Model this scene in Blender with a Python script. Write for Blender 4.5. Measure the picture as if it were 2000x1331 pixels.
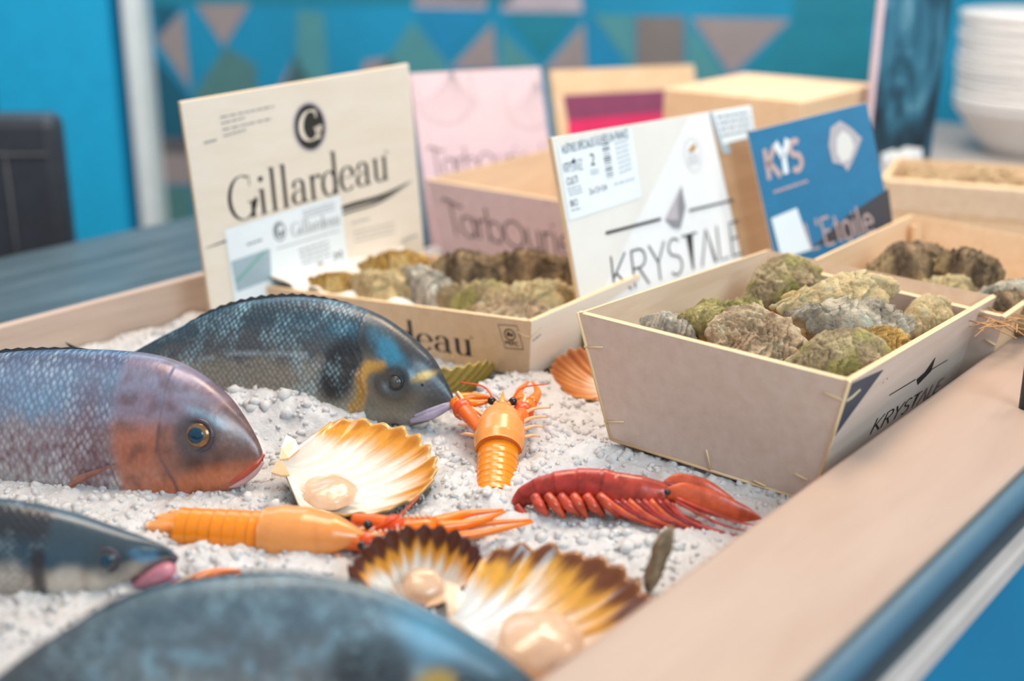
import bpy, math, random
import numpy as np
from mathutils import Vector, noise as mnoise
for o in list(bpy.data.objects): bpy.data.objects.remove(o)
SC = bpy.context.scene
COL = SC.collection
random.seed(7); RNG = np.random.default_rng(11)

# ---------------------------------------------------------------- camera, light, exposure
W, H = 2000, 1331
F = 2500.0; PITCH = math.atan(840 / F); CH = 0.44; AZ = math.radians(38.9)
UP = np.array([0, 0, 1.0])
HD = np.array([math.cos(AZ), math.sin(AZ), 0]); RT = np.array([math.sin(AZ), -math.cos(AZ), 0])
FW = HD * math.cos(PITCH) - UP * math.sin(PITCH); CU = HD * math.sin(PITCH) + UP * math.cos(PITCH)
CAMP = np.array([0, 0, CH])
cam = bpy.data.cameras.new('camera'); camo = bpy.data.objects.new('camera', cam); COL.objects.link(camo)
camo.location = CAMP; camo.rotation_euler = (math.pi / 2 - PITCH, 0, AZ - math.pi / 2)
cam.sensor_width = 36; cam.lens = 36 * F / W; cam.clip_start = 0.02
cam.dof.use_dof = True; cam.dof.focus_distance = 1.07; cam.dof.aperture_fstop = 2.3
SC.camera = camo
SC.view_settings.view_transform = 'Standard'; SC.view_settings.look = 'None'
SC.view_settings.gamma = 1; SC.view_settings.use_curve_mapping = False
SC.view_settings.exposure = 0.1
wd = bpy.data.worlds.new('World'); SC.world = wd; wd.use_nodes = True
wd.node_tree.nodes['Background'].inputs[0].default_value = (0.90, 0.93, 1.0, 1)
wd.node_tree.nodes['Background'].inputs[1].default_value = 0.54

def area(name, loc, target, size, power, color, sizey=None):
    l = bpy.data.lights.new(name, 'AREA'); l.energy = power; l.color = color; l.size = size
    if sizey: l.shape = 'RECTANGLE'; l.size_y = sizey
    o = bpy.data.objects.new(name, l); COL.objects.link(o); o.location = loc
    o.rotation_euler = (Vector(target) - Vector(loc)).to_track_quat('-Z', 'Y').to_euler()
    return o
area('warm_ceiling_lamp', (0.75, 0.95, 1.55), (0.85, 0.7, 0), 0.6, 11, (1.0, 0.77, 0.58))
area('warm_ceiling_lamp', (1.9, 0.9, 1.6), (1.5, 0.8, 0), 0.5, 9, (1.0, 0.80, 0.58))
area('warm_ceiling_lamp', (1.45, 0.75, 1.45), (1.1, 0.52, 0.1), 0.35, 6.5, (1.0, 0.80, 0.60))
area('cool_window', (0.35, -1.1, 1.25), (1.0, 0.8, 0.05), 0.9, 26, (0.62, 0.86, 1.0), 0.9)
area('blue_wall_wash', (1.5, 2.3, 1.55), (0.75, 0.75, 0.0), 1.3, 9, (0.35, 0.75, 1.0), 0.7)
area('wall_lamp', (1.3, 1.2, 2.0), (2.4, 2.1, 0.2), 0.8, 15, (0.95, 0.97, 1.0))
area('plate_fill', (1.7, 0.1, 1.4), (2.4, 0.8, 0.2), 0.4, 9, (1.0, 0.95, 0.88))  # added fill light that brightens the plates, no visible source

def ray(px, py): return FW * F + RT * (px - W / 2) - CU * (py - H / 2)
def at(px, py, z=0.0):
    d = ray(px, py); return CAMP + d * ((z - CH) / d[2])
class Plane:
    """a real plane in the place: origin, right, up, outward normal"""
    def __init__(s, O, e1, e2):
        s.O = np.array(O, float); s.e1 = np.array(e1, float) / np.linalg.norm(e1)
        e2 = np.array(e2, float); e2 = e2 - s.e1 * (e2 @ s.e1); s.e2 = e2 / np.linalg.norm(e2)
        s.n = np.cross(s.e1, s.e2)
    def loc(s, px, py, off=0.0):
        d = ray(px, py); t = ((s.O + s.n * off - CAMP) @ s.n) / (d @ s.n); p = CAMP + d * t - s.O
        return np.array([p @ s.e1, p @ s.e2])
    def pt(s, a, b, c=0.0): return s.O + s.e1 * a + s.e2 * b + s.n * c
    def locs(s, pts, off=0.0): return np.array([s.loc(x, y, off) for x, y in pts])

# ---------------------------------------------------------------- materials
def srgb(h):
    h = h.lstrip('#'); v = [int(h[i:i + 2], 16) / 255 for i in (0, 2, 4)]
    return tuple(((c + 0.055) / 1.055) ** 2.4 if c > 0.04045 else c / 12.92 for c in v)
class NT:
    def __init__(s, name):
        s.m = bpy.data.materials.new(name); s.m.use_nodes = True; s.t = s.m.node_tree
        s.b = s.t.nodes['Principled BSDF']
    def n(s, typ, **kw):
        nd = s.t.nodes.new(typ)
        for k, v in kw.items():
            if k.startswith('i_'):
                key = k[2:]; key = int(key) if key.isdigit() else key.replace('_', ' ')
                nd.inputs[key].default_value = v
            else: setattr(nd, k, v)
        return nd
    def l(s, a, b): s.t.links.new(a, b)
    def set(s, **kw):
        for k, v in kw.items(): s.b.inputs[k.replace('_', ' ')].default_value = v
        return s
    def coord(s, scale=(1, 1, 1), kind='Object', rot=(0, 0, 0)):
        tc = s.n('ShaderNodeTexCoord'); mp = s.n('ShaderNodeMapping')
        mp.inputs['Scale'].default_value = scale; mp.inputs['Rotation'].default_value = rot
        s.l(tc.outputs[kind], mp.inputs['Vector']); return mp.outputs[0]
    def noise(s, vec, scale, detail=4, rough=0.55, dist=0):
        nd = s.n('ShaderNodeTexNoise'); nd.inputs['Scale'].default_value = scale; nd.inputs['Detail'].default_value = detail
        nd.inputs['Roughness'].default_value = rough; nd.inputs['Distortion'].default_value = dist
        if vec is not None: s.l(vec, nd.inputs['Vector'])
        return nd.outputs['Fac']
    def ramp(s, fac, stops):
        r = s.n('ShaderNodeValToRGB'); e = r.color_ramp.elements
        while len(e) < len(stops): e.new(0.5)
        for i, (p, c) in enumerate(stops):
            e[i].position = p; e[i].color = (*c[:3], 1) if len(c) >= 3 else (c[0],) * 3 + (1,)
        s.l(fac, r.inputs[0]); return r.outputs[0]
    def mix(s, fac, a, b, mode='MIX'):
        m = s.n('ShaderNodeMix', data_type='RGBA', blend_type=mode)
        for i, v in ((0, fac), (6, a), (7, b)):
            if isinstance(v, (int, float)): m.inputs[i].default_value = v
            elif isinstance(v, tuple): m.inputs[i].default_value = (*v[:3], 1)
            else: s.l(v, m.inputs[i])
        return m.outputs[2]
    def bump(s, height, strength=0.3, dist=0.002):
        b = s.n('ShaderNodeBump'); b.inputs['Strength'].default_value = strength; b.inputs['Distance'].default_value = dist
        s.l(height, b.inputs['Height']); s.l(b.outputs[0], s.b.inputs['Normal']); return b
    def math(s, op, a, b=None):
        m = s.n('ShaderNodeMath', operation=op)
        for i, v in ((0, a), (1, b)):
            if v is None: continue
            if isinstance(v, (int, float)): m.inputs[i].default_value = v
            else: s.l(v, m.inputs[i])
        return m.outputs[0]
    def base(s, c): s.l(c, s.b.inputs['Base Color'])

def plain(name, c, rough=0.5, metal=0.0, var=0.06, scale=30, **kw):
    t = NT(name); t.set(Roughness=rough, Metallic=metal, **kw)
    f = t.noise(t.coord(), scale, 3)
    t.base(t.ramp(f, [(0.3, tuple(x * (1 - var) for x in c)), (0.7, tuple(min(1, x * (1 + var)) for x in c))]))
    return t.m
def wood(name, c, c2, scale=(6, 90, 90), rough=0.55, rot=(0, 0, 0)):
    t = NT(name); t.set(Roughness=rough)
    v = t.coord(scale, rot=rot); f = t.noise(v, 1.0, 5, 0.6, 0.3); g = t.noise(v, 4.0, 3)
    t.base(t.mix(t.math('MULTIPLY', g, 0.35), t.ramp(f, [(0.3, c2), (0.65, c)]), c2)); t.bump(g, 0.06, 0.001); return t.m
def vcol(name, rough=0.4, fine=200, amt=0.25, bump=0.2, bd=0.001, **kw):
    t = NT(name); t.set(Roughness=rough, **kw)
    a = t.n('ShaderNodeAttribute', attribute_name='Col'); f = t.noise(t.coord(), fine, 4)
    t.base(t.mix(amt, a.outputs['Color'], t.ramp(f, [(0.3, (0.25,) * 3), (0.7, (0.75,) * 3)]), 'OVERLAY'))
    if bump: t.bump(f, bump, bd)
    return t.m

M = {}
M['wood_pale'] = wood('pale_poplar_plywood', srgb('d8bfa4'), srgb('c9ad90'))
M['wood_grey'] = wood('grey_beige_plywood', srgb('dcc8ba'), srgb('d0baa9'), rough=0.5)
M['wood_warm'] = wood('warm_poplar_plywood', srgb('e4c5a2'), srgb('d8b48c'))
M['wood_edge'] = plain('sawn_wood_edge', srgb('dfc196'), 0.65)
M['wood_board'] = wood('display_board_wood', srgb('cbb3a2'), srgb('b99f8d'))
M['wood_pink'] = wood('pink_printed_plywood', srgb('dcc2c2'), srgb('d2b4b4'))
M['lid_cream'] = wood('cream_printed_plywood', srgb('e9dfd0'), srgb('e2d5c3'), (4, 50, 50))
M['lid_white'] = plain('white_print', srgb('e8eaea'), 0.5, var=0.02)
M['lid_pinkish'] = plain('pale_pink_print', srgb('dcc4cb'), 0.55, var=0.03)
M['lid_blue'] = plain('blue_print', srgb('15739f'), 0.45, var=0.06, scale=60)
M['ink'] = plain('black_ink', srgb('2a2826'), 0.5)
M['ink_grey'] = plain('grey_ink', srgb('8b8c90'), 0.5)
M['ink_light'] = plain('pale_grey_ink', srgb('b9b2b6'), 0.5)
M['ink_taupe'] = plain('taupe_ink', srgb('5c4a4c'), 0.5)
M['ink_blue'] = plain('dark_blue_ink', srgb('2c3d50'), 0.5)
M['ink_pink'] = plain('pale_copper_ink', srgb('c6aaa4'), 0.5)
M['ink_white'] = plain('white_ink', srgb('e8eef2'), 0.5)
M['ink_gold'] = plain('gold_ink', srgb('b98a2c'), 0.5)
M['ink_green'] = plain('green_ink', srgb('5fae90'), 0.5)
M['print_beige'] = plain('beige_print', srgb('e3e1da'), 0.5, var=0.04, scale=12)
M['shade_brown'] = wood('shaded_brown_plywood', srgb('b6926f'), srgb('a58260'))  # brown tone for the shade painted on the Krystale lid
M['print_slate'] = plain('slate_print', srgb('9fb4be'), 0.5)
M['print_dark'] = plain('dark_brown_print', srgb('3d3638'), 0.45)
M['paper'] = plain('white_label_paper', srgb('e6eff3'), 0.45, var=0.02)
M['maroon'] = plain('maroon_label', srgb('7d3a5a'), 0.5, var=0.08)
M['magenta'] = plain('magenta_label', srgb('d2265f'), 0.45, var=0.1)
M['staple'] = plain('bamboo_staple', srgb('e2c9a0'), 0.5)
M['steel_blue'] = plain('blue_grey_rail', srgb('3f6478'), 0.5)
M['ledge'] = wood('pale_ledge_laminate', srgb('b9a08f'), srgb('ac917f'), (3, 22, 14), 0.36)
M['cream_trim'] = plain('cream_trim', srgb('d9c8bd'), 0.5)
M['teal_panel'] = plain('teal_panel', srgb('1289b4'), 0.4, var=0.08, scale=6)
M['gap_dark'] = plain('dark_blue_grey', srgb('263a45'), 0.5)

# ---------------------------------------------------------------- mesh helpers
def mk(name, V, Fc, mat, parent=None, smooth=True, col=None, uv=None, mi=None):
    me = bpy.data.meshes.new(name); me.from_pydata([tuple(map(float, v)) for v in V], [], [tuple(int(i) for i in f) for f in Fc])
    for m in (mat if isinstance(mat, (list, tuple)) else [mat]): me.materials.append(m)
    if mi is not None: me.polygons.foreach_set('material_index', np.asarray(mi, np.int32))
    if smooth: me.polygons.foreach_set('use_smooth', [True] * len(me.polygons))
    if col is not None:
        a = me.attributes.new('Col', 'FLOAT_COLOR', 'POINT'); c = np.ones((len(V), 4), np.float32); c[:, :3] = np.clip(col, 0, 1)
        a.data.foreach_set('color', c.ravel())
    if uv is not None:
        a = me.attributes.new('Skin', 'FLOAT_VECTOR', 'POINT'); c = np.zeros((len(V), 3), np.float32); c[:, :uv.shape[1]] = uv
        a.data.foreach_set('vector', c.ravel())
    me.update()
    o = bpy.data.objects.new(name, me); COL.objects.link(o)
    if parent is not None: o.parent = parent; o.matrix_parent_inverse = parent.matrix_basis.inverted()
    return o
def tag(o, label, cat, group=None, kind=None):
    if label: o['label'] = label
    if cat: o['category'] = cat
    if group: o['group'] = group
    if kind: o['kind'] = kind
    return o
def thing(name, label, cat, loc, group=None):
    o = bpy.data.objects.new(name, None); COL.objects.link(o); o.location = tuple(map(float, loc)); o.empty_display_size = 0.02
    return tag(o, label, cat, group)
def gridf(nu, nv, cu=False, cv=False, off=0, flip=False):
    f = []
    for i in range(nu if cu else nu - 1):
        for j in range(nv if cv else nv - 1):
            a = i * nv + j; b = ((i + 1) % nu) * nv + j; c = ((i + 1) % nu) * nv + (j + 1) % nv; d = i * nv + (j + 1) % nv
            f.append((a + off, d + off, c + off, b + off) if flip else (a + off, b + off, c + off, d + off))
    return f
class MB:
    def __init__(s): s.V = []; s.F = []; s.C = []
    def add(s, V, Fc, c=None):
        o = len(s.V); s.V += [tuple(map(float, v)) for v in V]; s.F += [tuple(int(i) + o for i in f) for f in Fc]
        if c is not None:
            c = np.asarray(c, float); s.C += [tuple(c)] * len(V) if c.ndim == 1 else [tuple(x) for x in c]
        return s
    def box(s, O, a, b, c):
        O, a, b, c = [np.array(x, float) for x in (O, a, b, c)]
        V = [O, O + a, O + a + b, O + b, O + c, O + a + c, O + a + b + c, O + b + c]
        return s.add(V, [(0, 3, 2, 1), (4, 5, 6, 7), (0, 1, 5, 4), (1, 2, 6, 5), (2, 3, 7, 6), (3, 0, 4, 7)])
    def bx(s, x0, x1, y0, y1, z0, z1): return s.box((x0, y0, z0), (x1 - x0, 0, 0), (0, y1 - y0, 0), (0, 0, z1 - z0))
    def tube(s, P, R, n=8, c=None, flat=1.0, caps=True, upv=(0, 0, 1)):
        P = np.array(P, float); k = len(P); R = np.full(k, R) if np.isscalar(R) else np.array(R, float)
        T = np.gradient(P, axis=0); T /= np.linalg.norm(T, axis=1)[:, None] + 1e-12
        V = []; a0 = np.array(upv, float)
        for i in range(k):
            b = np.cross(T[i], a0)
            if np.linalg.norm(b) < 1e-4: b = np.cross(T[i], (1, 0.1, 0))
            b /= np.linalg.norm(b); u = np.cross(b, T[i])
            for j in range(n):
                th = 2 * math.pi * j / n; V.append(P[i] + R[i] * (b * math.cos(th) + u * flat * math.sin(th)))
        Fc = gridf(k, n, cv=True)
        if caps: Fc += [tuple(range(n)), tuple(range((k - 1) * n, k * n))[::-1]]
        return s.add(V, Fc, c)
    def ell(s, cen, ax, n=10, m=14, c=None):
        cen = np.array(cen, float); A = np.array(ax, float)   # rows are semi axes
        V = []
        for i in range(n + 1):
            t = math.pi * i / n
            for j in range(m):
                p = 2 * math.pi * j / m
                V.append(cen + A[0] * math.sin(t) * math.cos(p) + A[1] * math.sin(t) * math.sin(p) + A[2] * math.cos(t))
        return s.add(V, gridf(n + 1, m, cv=True), c)
    def build(s, name, mat, parent=None, smooth=True, bevel=0, **kw):
        o = mk(name, s.V, s.F, mat, parent, smooth, np.array(s.C) if s.C else None, **kw)
        if bevel:
            b = o.modifiers.new('bevel', 'BEVEL'); b.width = bevel; b.segments = 2; b.limit_method = 'ANGLE'
        return o
def spline(pts, n):
    P = np.array(pts, float)
    if len(P) < 3: return np.array([P[0] + (P[-1] - P[0]) * t for t in np.linspace(0, 1, n)])
    Q = np.vstack([2 * P[0] - P[1], P, 2 * P[-1] - P[-2]]); out = []
    for t in np.linspace(0, len(P) - 1 - 1e-9, n):
        i = int(t); f = t - i; a, b, c, d = Q[i:i + 4]
        out.append(0.5 * (2 * b + (c - a) * f + (2 * a - 5 * b + 4 * c - d) * f * f + (3 * b - a - 3 * c + d) * f ** 3))
    return np.array(out)
def fbm(p, oct=4, s=1.0, lac=2.0, g=0.5):
    v = 0; a = 1; q = Vector(p) * s
    for _ in range(oct): v += a * mnoise.noise(q); q = q * lac + Vector((3.1, 7.7, 1.3)); a *= g
    return v
def sstep(a, b, x): t = np.clip((x - a) / (b - a), 0, 1); return t * t * (3 - 2 * t)
def mixc(c, d, m): m = np.asarray(m)[..., None]; return c * (1 - m) + np.array(d) * m

# ---------------------------------------------------------------- lettering
def arc(cx, cy, rx, ry, a0, a1, n=18):
    t = np.radians(np.linspace(a0, a1, n)); return np.stack([cx + rx * np.cos(t), cy + ry * np.sin(t)], 1)
def L(*p): return np.array(p, float)
def dot(x, y, r): return ('dot', x, y, r)
def sf(x, y, w=0.17): return ('thin', L((x - w, y), (x + w, y)))
SERIF = {
 'G': (1.22, [arc(.62, .85, .56, .86, 62, 352, 34), L((1.02, -.02), (1.02, .62)), ('thin', L((.80, .64), (1.24, .64))), ('thin', L((.96, 1.25), (.96, 1.70)))]),
 'i': (.50, [L((.25, 0), (.25, 1)), sf(.25, .01), ('thin', L((.08, .98), (.25, .98))), dot(.24, 1.4, .11)]),
 'l': (.50, [L((.25, 0), (.25, 1.75)), sf(.25, .01), ('thin', L((.08, 1.73), (.25, 1.73)))]),
 'a': (.80, [arc(.36, .72, .22, .27, 155, 0, 12), L((.58, .74), (.58, .12), (.70, .0)), arc(.34, .28, .24, .27, 60, 320, 18), dot(.17, .76, .08)]),
 'r': (.62, [L((.22, 0), (.22, 1)), sf(.22, .01), ('thin', L((.05, .98), (.22, .98))), arc(.47, .70, .25, .28, 180, 70, 10), dot(.55, .90, .09)]),
 'd': (.86, [arc(.38, .49, .30, .50, 0, 360, 28), L((.66, 0), (.66, 1.75)), sf(.72, .01, .1), ('thin', L((.50, 1.73), (.66, 1.73)))]),
 'e': (.76, [arc(.38, .49, .30, .50, 8, 318, 26), ('thin', L((.1, .55), (.68, .55)))]),
 'u': (.90, [L((.22, 1), (.22, .25)), arc(.43, .25, .21, .25, 180, 350, 12), L((.66, 1), (.66, 0)), sf(.74, .01, .09), ('thin', L((.06, .98), (.22, .98))), ('thin', L((.5, .98), (.66, .98)))]),
}
MONO = {
 'T': (.66, [spline([(-.12, 1.52), (.02, 1.68), (.35, 1.56), (.70, 1.42), (.92, 1.46)], 16), L((.30, 1.58), (.34, 0))]),
 'a': (.86, [arc(.42, .5, .36, .48, 0, 360, 26), L((.78, 1), (.78, 0))]),
 'r': (.52, [L((.16, 1), (.16, 0)), arc(.50, .62, .34, .36, 180, 80, 10)]),
 'b': (.90, [L((.14, 1.6), (.14, 0)), arc(.50, .5, .36, .48, 0, 360, 26)]),
 'O': (1.16, [arc(.58, .58, .50, .60, 0, 360, 30)]),
 'u': (.80, [L((.12, 1), (.12, .34)), arc(.40, .34, .28, .34, 180, 360, 14), L((.68, 1), (.68, 0))]),
 'i': (.34, [L((.16, 1), (.16, 0)), dot(.16, 1.35, .07)]),
 'e': (.86, [arc(.43, .5, .36, .48, 0, 320, 24), L((.07, .52), (.79, .52))]),
 'c': (.76, [arc(.43, .5, .36, .48, 50, 310, 22)]),
 'h': (.80, [L((.12, 1.6), (.12, 0)), arc(.40, .64, .28, .34, 180, 0, 14), L((.68, .64), (.68, 0))]),
}
CAPS = {
 'K': (.78, [L((.08, 1), (.08, 0)), L((.62, 1), (.10, .42)), L((.20, .54), (.70, 0))]),
 'R': (.74, [L((.08, 1), (.08, 0)), np.vstack([L((.08, .98)), arc(.36, .74, .24, .24, 90, -90, 12), L((.08, .5))]), L((.30, .5), (.64, 0))]),
 'Y': (.74, [L((.04, 1), (.36, .48)), L((.68, 1), (.36, .48), (.36, 0))]),
 'S': (.66, [np.vstack([arc(.33, .76, .24, .23, 35, 260, 14), arc(.33, .26, .25, .26, 85, -145, 14)])]),
 'T': (.72, [L((.02, .98), (.70, .98)), ('wedge', L((.22, 1), (.50, 1), (.40, 0), (.34, 0)))]),
 'A': (.78, [L((.04, 0), (.38, 1)), ('wedge', L((.38, 1.02), (.46, .84), (.74, 0), (.62, 0)))]),
 'L': (.60, [L((.10, 1), (.10, .02), (.52, .02))]),
 'E': (.62, [L((.10, 1), (.10, 0)), L((.10, .98), (.54, .98)), L((.10, .52), (.46, .52)), L((.10, .02), (.54, .02))]),
 'C': (.76, [arc(.42, .5, .36, .5, 50, 310, 20)]), 'U': (.76, [L((.08, 1), (.08, .3)), arc(.36, .3, .28, .3, 180, 360, 12), L((.64, .3), (.64, 1))]),
 'I': (.3, [L((.14, 1), (.14, 0))]), 'P': (.7, [L((.08, 1), (.08, 0)), np.vstack([L((.08, .98)), arc(.36, .74, .24, .24, 90, -90, 12), L((.08, .5))])]),
 'F': (.6, [L((.10, 1), (.10, 0)), L((.10, .98), (.54, .98)), L((.10, .52), (.46, .52))]),
 "'": (.22, [L((.1, 1.05), (.08, .8))]), ' ': (.4, []),
 't': (.42, [L((.2, .95), (.2, .05), (.36, .02)), L((.04, .66), (.36, .66))]), 'o': (.6, [arc(.28, .33, .24, .34, 0, 360, 20)]),
 'i': (.26, [L((.12, .66), (.12, 0)), dot(.12, .88, .05)]), 'l': (.28, [L((.12, 1.05), (.12, 0))]), 'e': (.58, [arc(.28, .33, .23, .34, 0, 320, 20), L((.05, .36), (.5, .36))]),
}
def ribbon2d(P, thin, thick, uniform):
    P = np.array(P, float)
    if len(P) == 2: P = np.array([P[0] + (P[1] - P[0]) * t for t in (0, .5, 1)])
    T = np.gradient(P, axis=0); T /= np.linalg.norm(T, axis=1)[:, None] + 1e-9
    N = np.stack([-T[:, 1], T[:, 0]], 1)
    w = np.full(len(P), thick) if uniform else thin + (thick - thin) * np.abs(T[:, 1]) ** 1.6
    V = np.empty((len(P) * 2, 2)); V[0::2] = P + N * w[:, None] / 2; V[1::2] = P - N * w[:, None] / 2
    return V, [(2 * i, 2 * i + 1, 2 * i + 3, 2 * i + 2) for i in range(len(P) - 1)]
def text2d(text, font, thin, thick, uniform=False):
    V = []; Fc = []; x = 0
    for ch in text:
        adv, st = font[ch]
        for s in st:
            if isinstance(s, tuple) and s[0] == 'dot':
                v = arc(s[1], s[2], s[3], s[3], 0, 330, 12); f = [tuple(range(12))]
            elif isinstance(s, tuple) and s[0] == 'thin': v, f = ribbon2d(s[1], thin, thin, True)
            elif isinstance(s, tuple) and s[0] == 'wedge': v, f = s[1], [tuple(range(len(s[1])))]
            else: v, f = ribbon2d(s, thin, thick, uniform)
            o = len(V); V += [(a + x, b) for a, b in v]; Fc += [tuple(i + o for i in q) for q in f]
        x += adv
    return np.array(V), Fc, x
def bfont(text, squeeze=1.0):
    cu = bpy.data.curves.new('t', 'FONT'); cu.body = text; cu.size = 1.0
    o = bpy.data.objects.new('t', cu); COL.objects.link(o); bpy.context.view_layer.update()
    me = bpy.data.meshes.new_from_object(o.evaluated_get(bpy.context.evaluated_depsgraph_get()))
    V = np.array([v.co[:2] for v in me.vertices]); Fc = [tuple(p.vertices) for p in me.polygons]
    bpy.data.objects.remove(o); bpy.data.curves.remove(cu); bpy.data.meshes.remove(me)
    if len(V): V = V / 0.70
    return V, Fc, (V[:, 0].max() if len(V) else 1)
class Ink(MB):
    """flat print on a plane, positions given on that plane"""
    def __init__(s, pl, off=0.0004): super().__init__(); s.pl = pl; s.off = off
    def poly(s, pts): q = s.pl.locs(pts); return s.add([s.pl.pt(a, b, s.off) for a, b in q], [tuple(range(len(q)))])
    def line(s, pts, w, taper=None):
        q = spline(s.pl.locs(pts), max(2, 5 * len(pts))); V, Fc = ribbon2d(q, w, w, True)
        if taper is not None:
            t = np.linspace(0, 1, len(V) // 2); k = np.interp(t, np.linspace(0, 1, len(taper)), taper)
            mid = (V[0::2] + V[1::2]) / 2; V[0::2] = mid + (V[0::2] - mid) * k[:, None]; V[1::2] = mid + (V[1::2] - mid) * k[:, None]
        return s.add([s.pl.pt(a, b, s.off) for a, b in V], Fc)
    def text(s, glyphs, start, end, top, capu):
        V, Fc, adv = glyphs; a, b, c = s.pl.loc(*start), s.pl.loc(*end), s.pl.loc(*top)
        ex = (b - a) / adv; ey = (c - a) / capu
        return s.add([s.pl.pt(*(a + ex * x + ey * y), s.off) for x, y in V], Fc)
    def ring(s, cen, rx, ry, w=None, n=28):
        """ellipse of px radii rx, ry measured on the plane"""
        c = s.pl.loc(*cen); a = s.pl.loc(cen[0] + rx, cen[1]) - c; A = np.linalg.norm(a); b = s.pl.loc(cen[0], cen[1] - ry) - c; B = np.linalg.norm(b)
        P = arc(c[0], c[1], A, B, 0, 360, n)
        if w is None: return s.add([s.pl.pt(x, y, s.off) for x, y in P[:-1]], [tuple(range(n - 1))])
        V, Fc = ribbon2d(P, w, w, True); return s.add([s.pl.pt(x, y, s.off) for x, y in V], Fc)
    def words(s, start, end, h, n, seed=0):
        """a line of print too small to read: a row of tiny word strokes"""
        r = random.Random(seed); a, b = s.pl.loc(*start), s.pl.loc(*end); x = 0.0; Lh = np.linalg.norm(b - a); d = (b - a) / Lh; p = np.array([-d[1], d[0]])
        while x < Lh:
            w = Lh / n * r.uniform(0.5, 1.3); q0 = a + d * x; q1 = a + d * min(Lh, x + w * 0.8)
            s.add([s.pl.pt(*v, s.off) for v in (q0, q1, q1 + p * h, q0 + p * h)], [(0, 1, 2, 3)]); x += w
        return s

# ---------------------------------------------------------------- the setting
WD = 3.2
def wl(px, py, off=0.0):
    d = ray(px, py); return CAMP + d * ((WD - off) / (d @ HD))
t = NT('teal_wall_paint'); t.set(Roughness=0.7)
f_ = t.noise(t.coord(), 3.0, 4); t.base(t.ramp(f_, [(0.3, srgb('0583a6')), (0.7, srgb('0a94bd'))])); M['wall_blue'] = t.m
for k, c in (('w_teal', '117f93'), ('w_green', '4c8f94'), ('w_tan', '9a8c8a'), ('w_brown', '7d7470'), ('w_sage', '4f7d7c'), ('w_pale', 'b3a6ae'), ('w_bright', '12b2e0'), ('w_deep', '0b5a70'), ('w_blue2', '0b84b0')):
    M[k] = plain('wall_' + k[2:], srgb(c), 0.7)
wm = ['wall_blue', 'w_teal', 'w_green', 'w_tan', 'w_brown', 'w_sage', 'w_pale', 'w_blue2', 'w_deep']
b = MB(); mi = []
b.add([wl(-1500, -900), wl(3600, -900), wl(3600, 900), wl(-1500, 900)], [(3, 2, 1, 0)]); mi.append(0)
tiles = [('w_teal', [(300, -80), (1000, -80), (1000, 8), (300, 8)]), ('w_deep', [(300, 10), (352, 15), (308, 75)]), ('w_tan', [(305, 75), (358, 20), (372, 178)]),
 ('w_tan', [(382, 8), (488, 8), (437, 92)]), ('w_sage', [(440, 92), (500, 125), (508, 300), (375, 300), (378, 185), (428, 108)]), ('w_deep', [(305, 110), (370, 190), (372, 300), (305, 300)]),
 ('w_green', [(580, 20), (632, 24), (645, 200), (545, 200), (578, 100)]), ('w_tan', [(578, 105), (625, 200), (530, 200)]), ('w_green', [(805, 40), (875, 125), (860, 200), (700, 200)]), ('w_tan', [(712, 118), (765, 112), (800, 200), (690, 200)]),
 ('w_pale', [(815, -40), (955, -40), (948, 18), (808, 15)]), ('w_pale', [(985, -40), (1130, -40), (1138, 24), (980, 22)]), ('w_blue2', [(812, 22), (948, 22), (872, 122)]),
 ('w_tan', [(962, 45), (970, 135), (878, 135)]), ('w_green', [(978, 60), (1062, 140), (976, 140)]), ('w_teal', [(988, 28), (1125, 28), (1058, 120)]), ('w_tan', [(1140, 45), (1146, 140), (1058, 140)]),
 ('w_blue2', [(1150, 28), (1235, 150), (1150, 150)]), ('w_green', [(1158, 28), (1238, 30), (1238, 140)]), ('w_brown', [(1242, 32), (1336, 32), (1336, 170), (1242, 170)]),
 ('w_green', [(1342, 40), (1420, 150), (1342, 170)]), ('w_tan', [(1350, 34), (1544, 38), (1428, 148)]), ('w_teal', [(1548, 42), (1700, 42), (1700, 170), (1430, 170)]), ('w_teal', [(1550, -60), (1760, -60), (1760, 42), (1550, 38)]),
 ('w_tan', [(316, 270), (372, 270), (376, 360), (320, 360)]), ('w_sage', [(318, 365), (376, 365), (380, 480), (320, 480)])]
for k, pts in tiles:
    b.add([wl(x, y, 0.002) for x, y in pts], [tuple(range(len(pts)))]); mi.append(wm.index(k))
tag(mk('wall_back', b.V, b.F, [M[k] for k in wm], None, False, mi=mi), None, None, kind='structure')
b = MB(); p0, p1 = wl(72, 700), wl(292, 700); b.box((p0[0], p0[1], -0.9), p1 - p0, -HD * 0.06, UP * 2.9)
tag(b.build('wall_pilaster', M['w_bright'], None, False), None, None, kind='structure')
b = MB(); p0, p1 = wl(-1500, 700), wl(70, 700); b.box((p0[0], p0[1], -0.9), (p1 - p0) * [1, 1, 0], -HD * 0.03, UP * 2.9)
tag(b.build('wall_left', M['w_deep'], None, False), None, None, kind='structure')
b = MB(); p0, p1 = wl(283, 300), wl(318, 300); b.box((p0[0], p0[1], -0.9), (p1 - p0) * [1, 1, 0], -HD * 0.09, UP * 2.9)
M['pole'] = plain('pale_trim_paint', srgb('eef2ee'), 0.5)
tag(b.build('trim_1', M['pole'], None, False, bevel=0.005), None, None, kind='structure')
M['floor'] = plain('grey_floor_tile', srgb('55585a'), 0.6)
b = MB(); b.bx(-2, 5, -3, 5, -0.95, -0.9); tag(b.build('floor', M['floor'], None, False), None, None, kind='structure')

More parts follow.
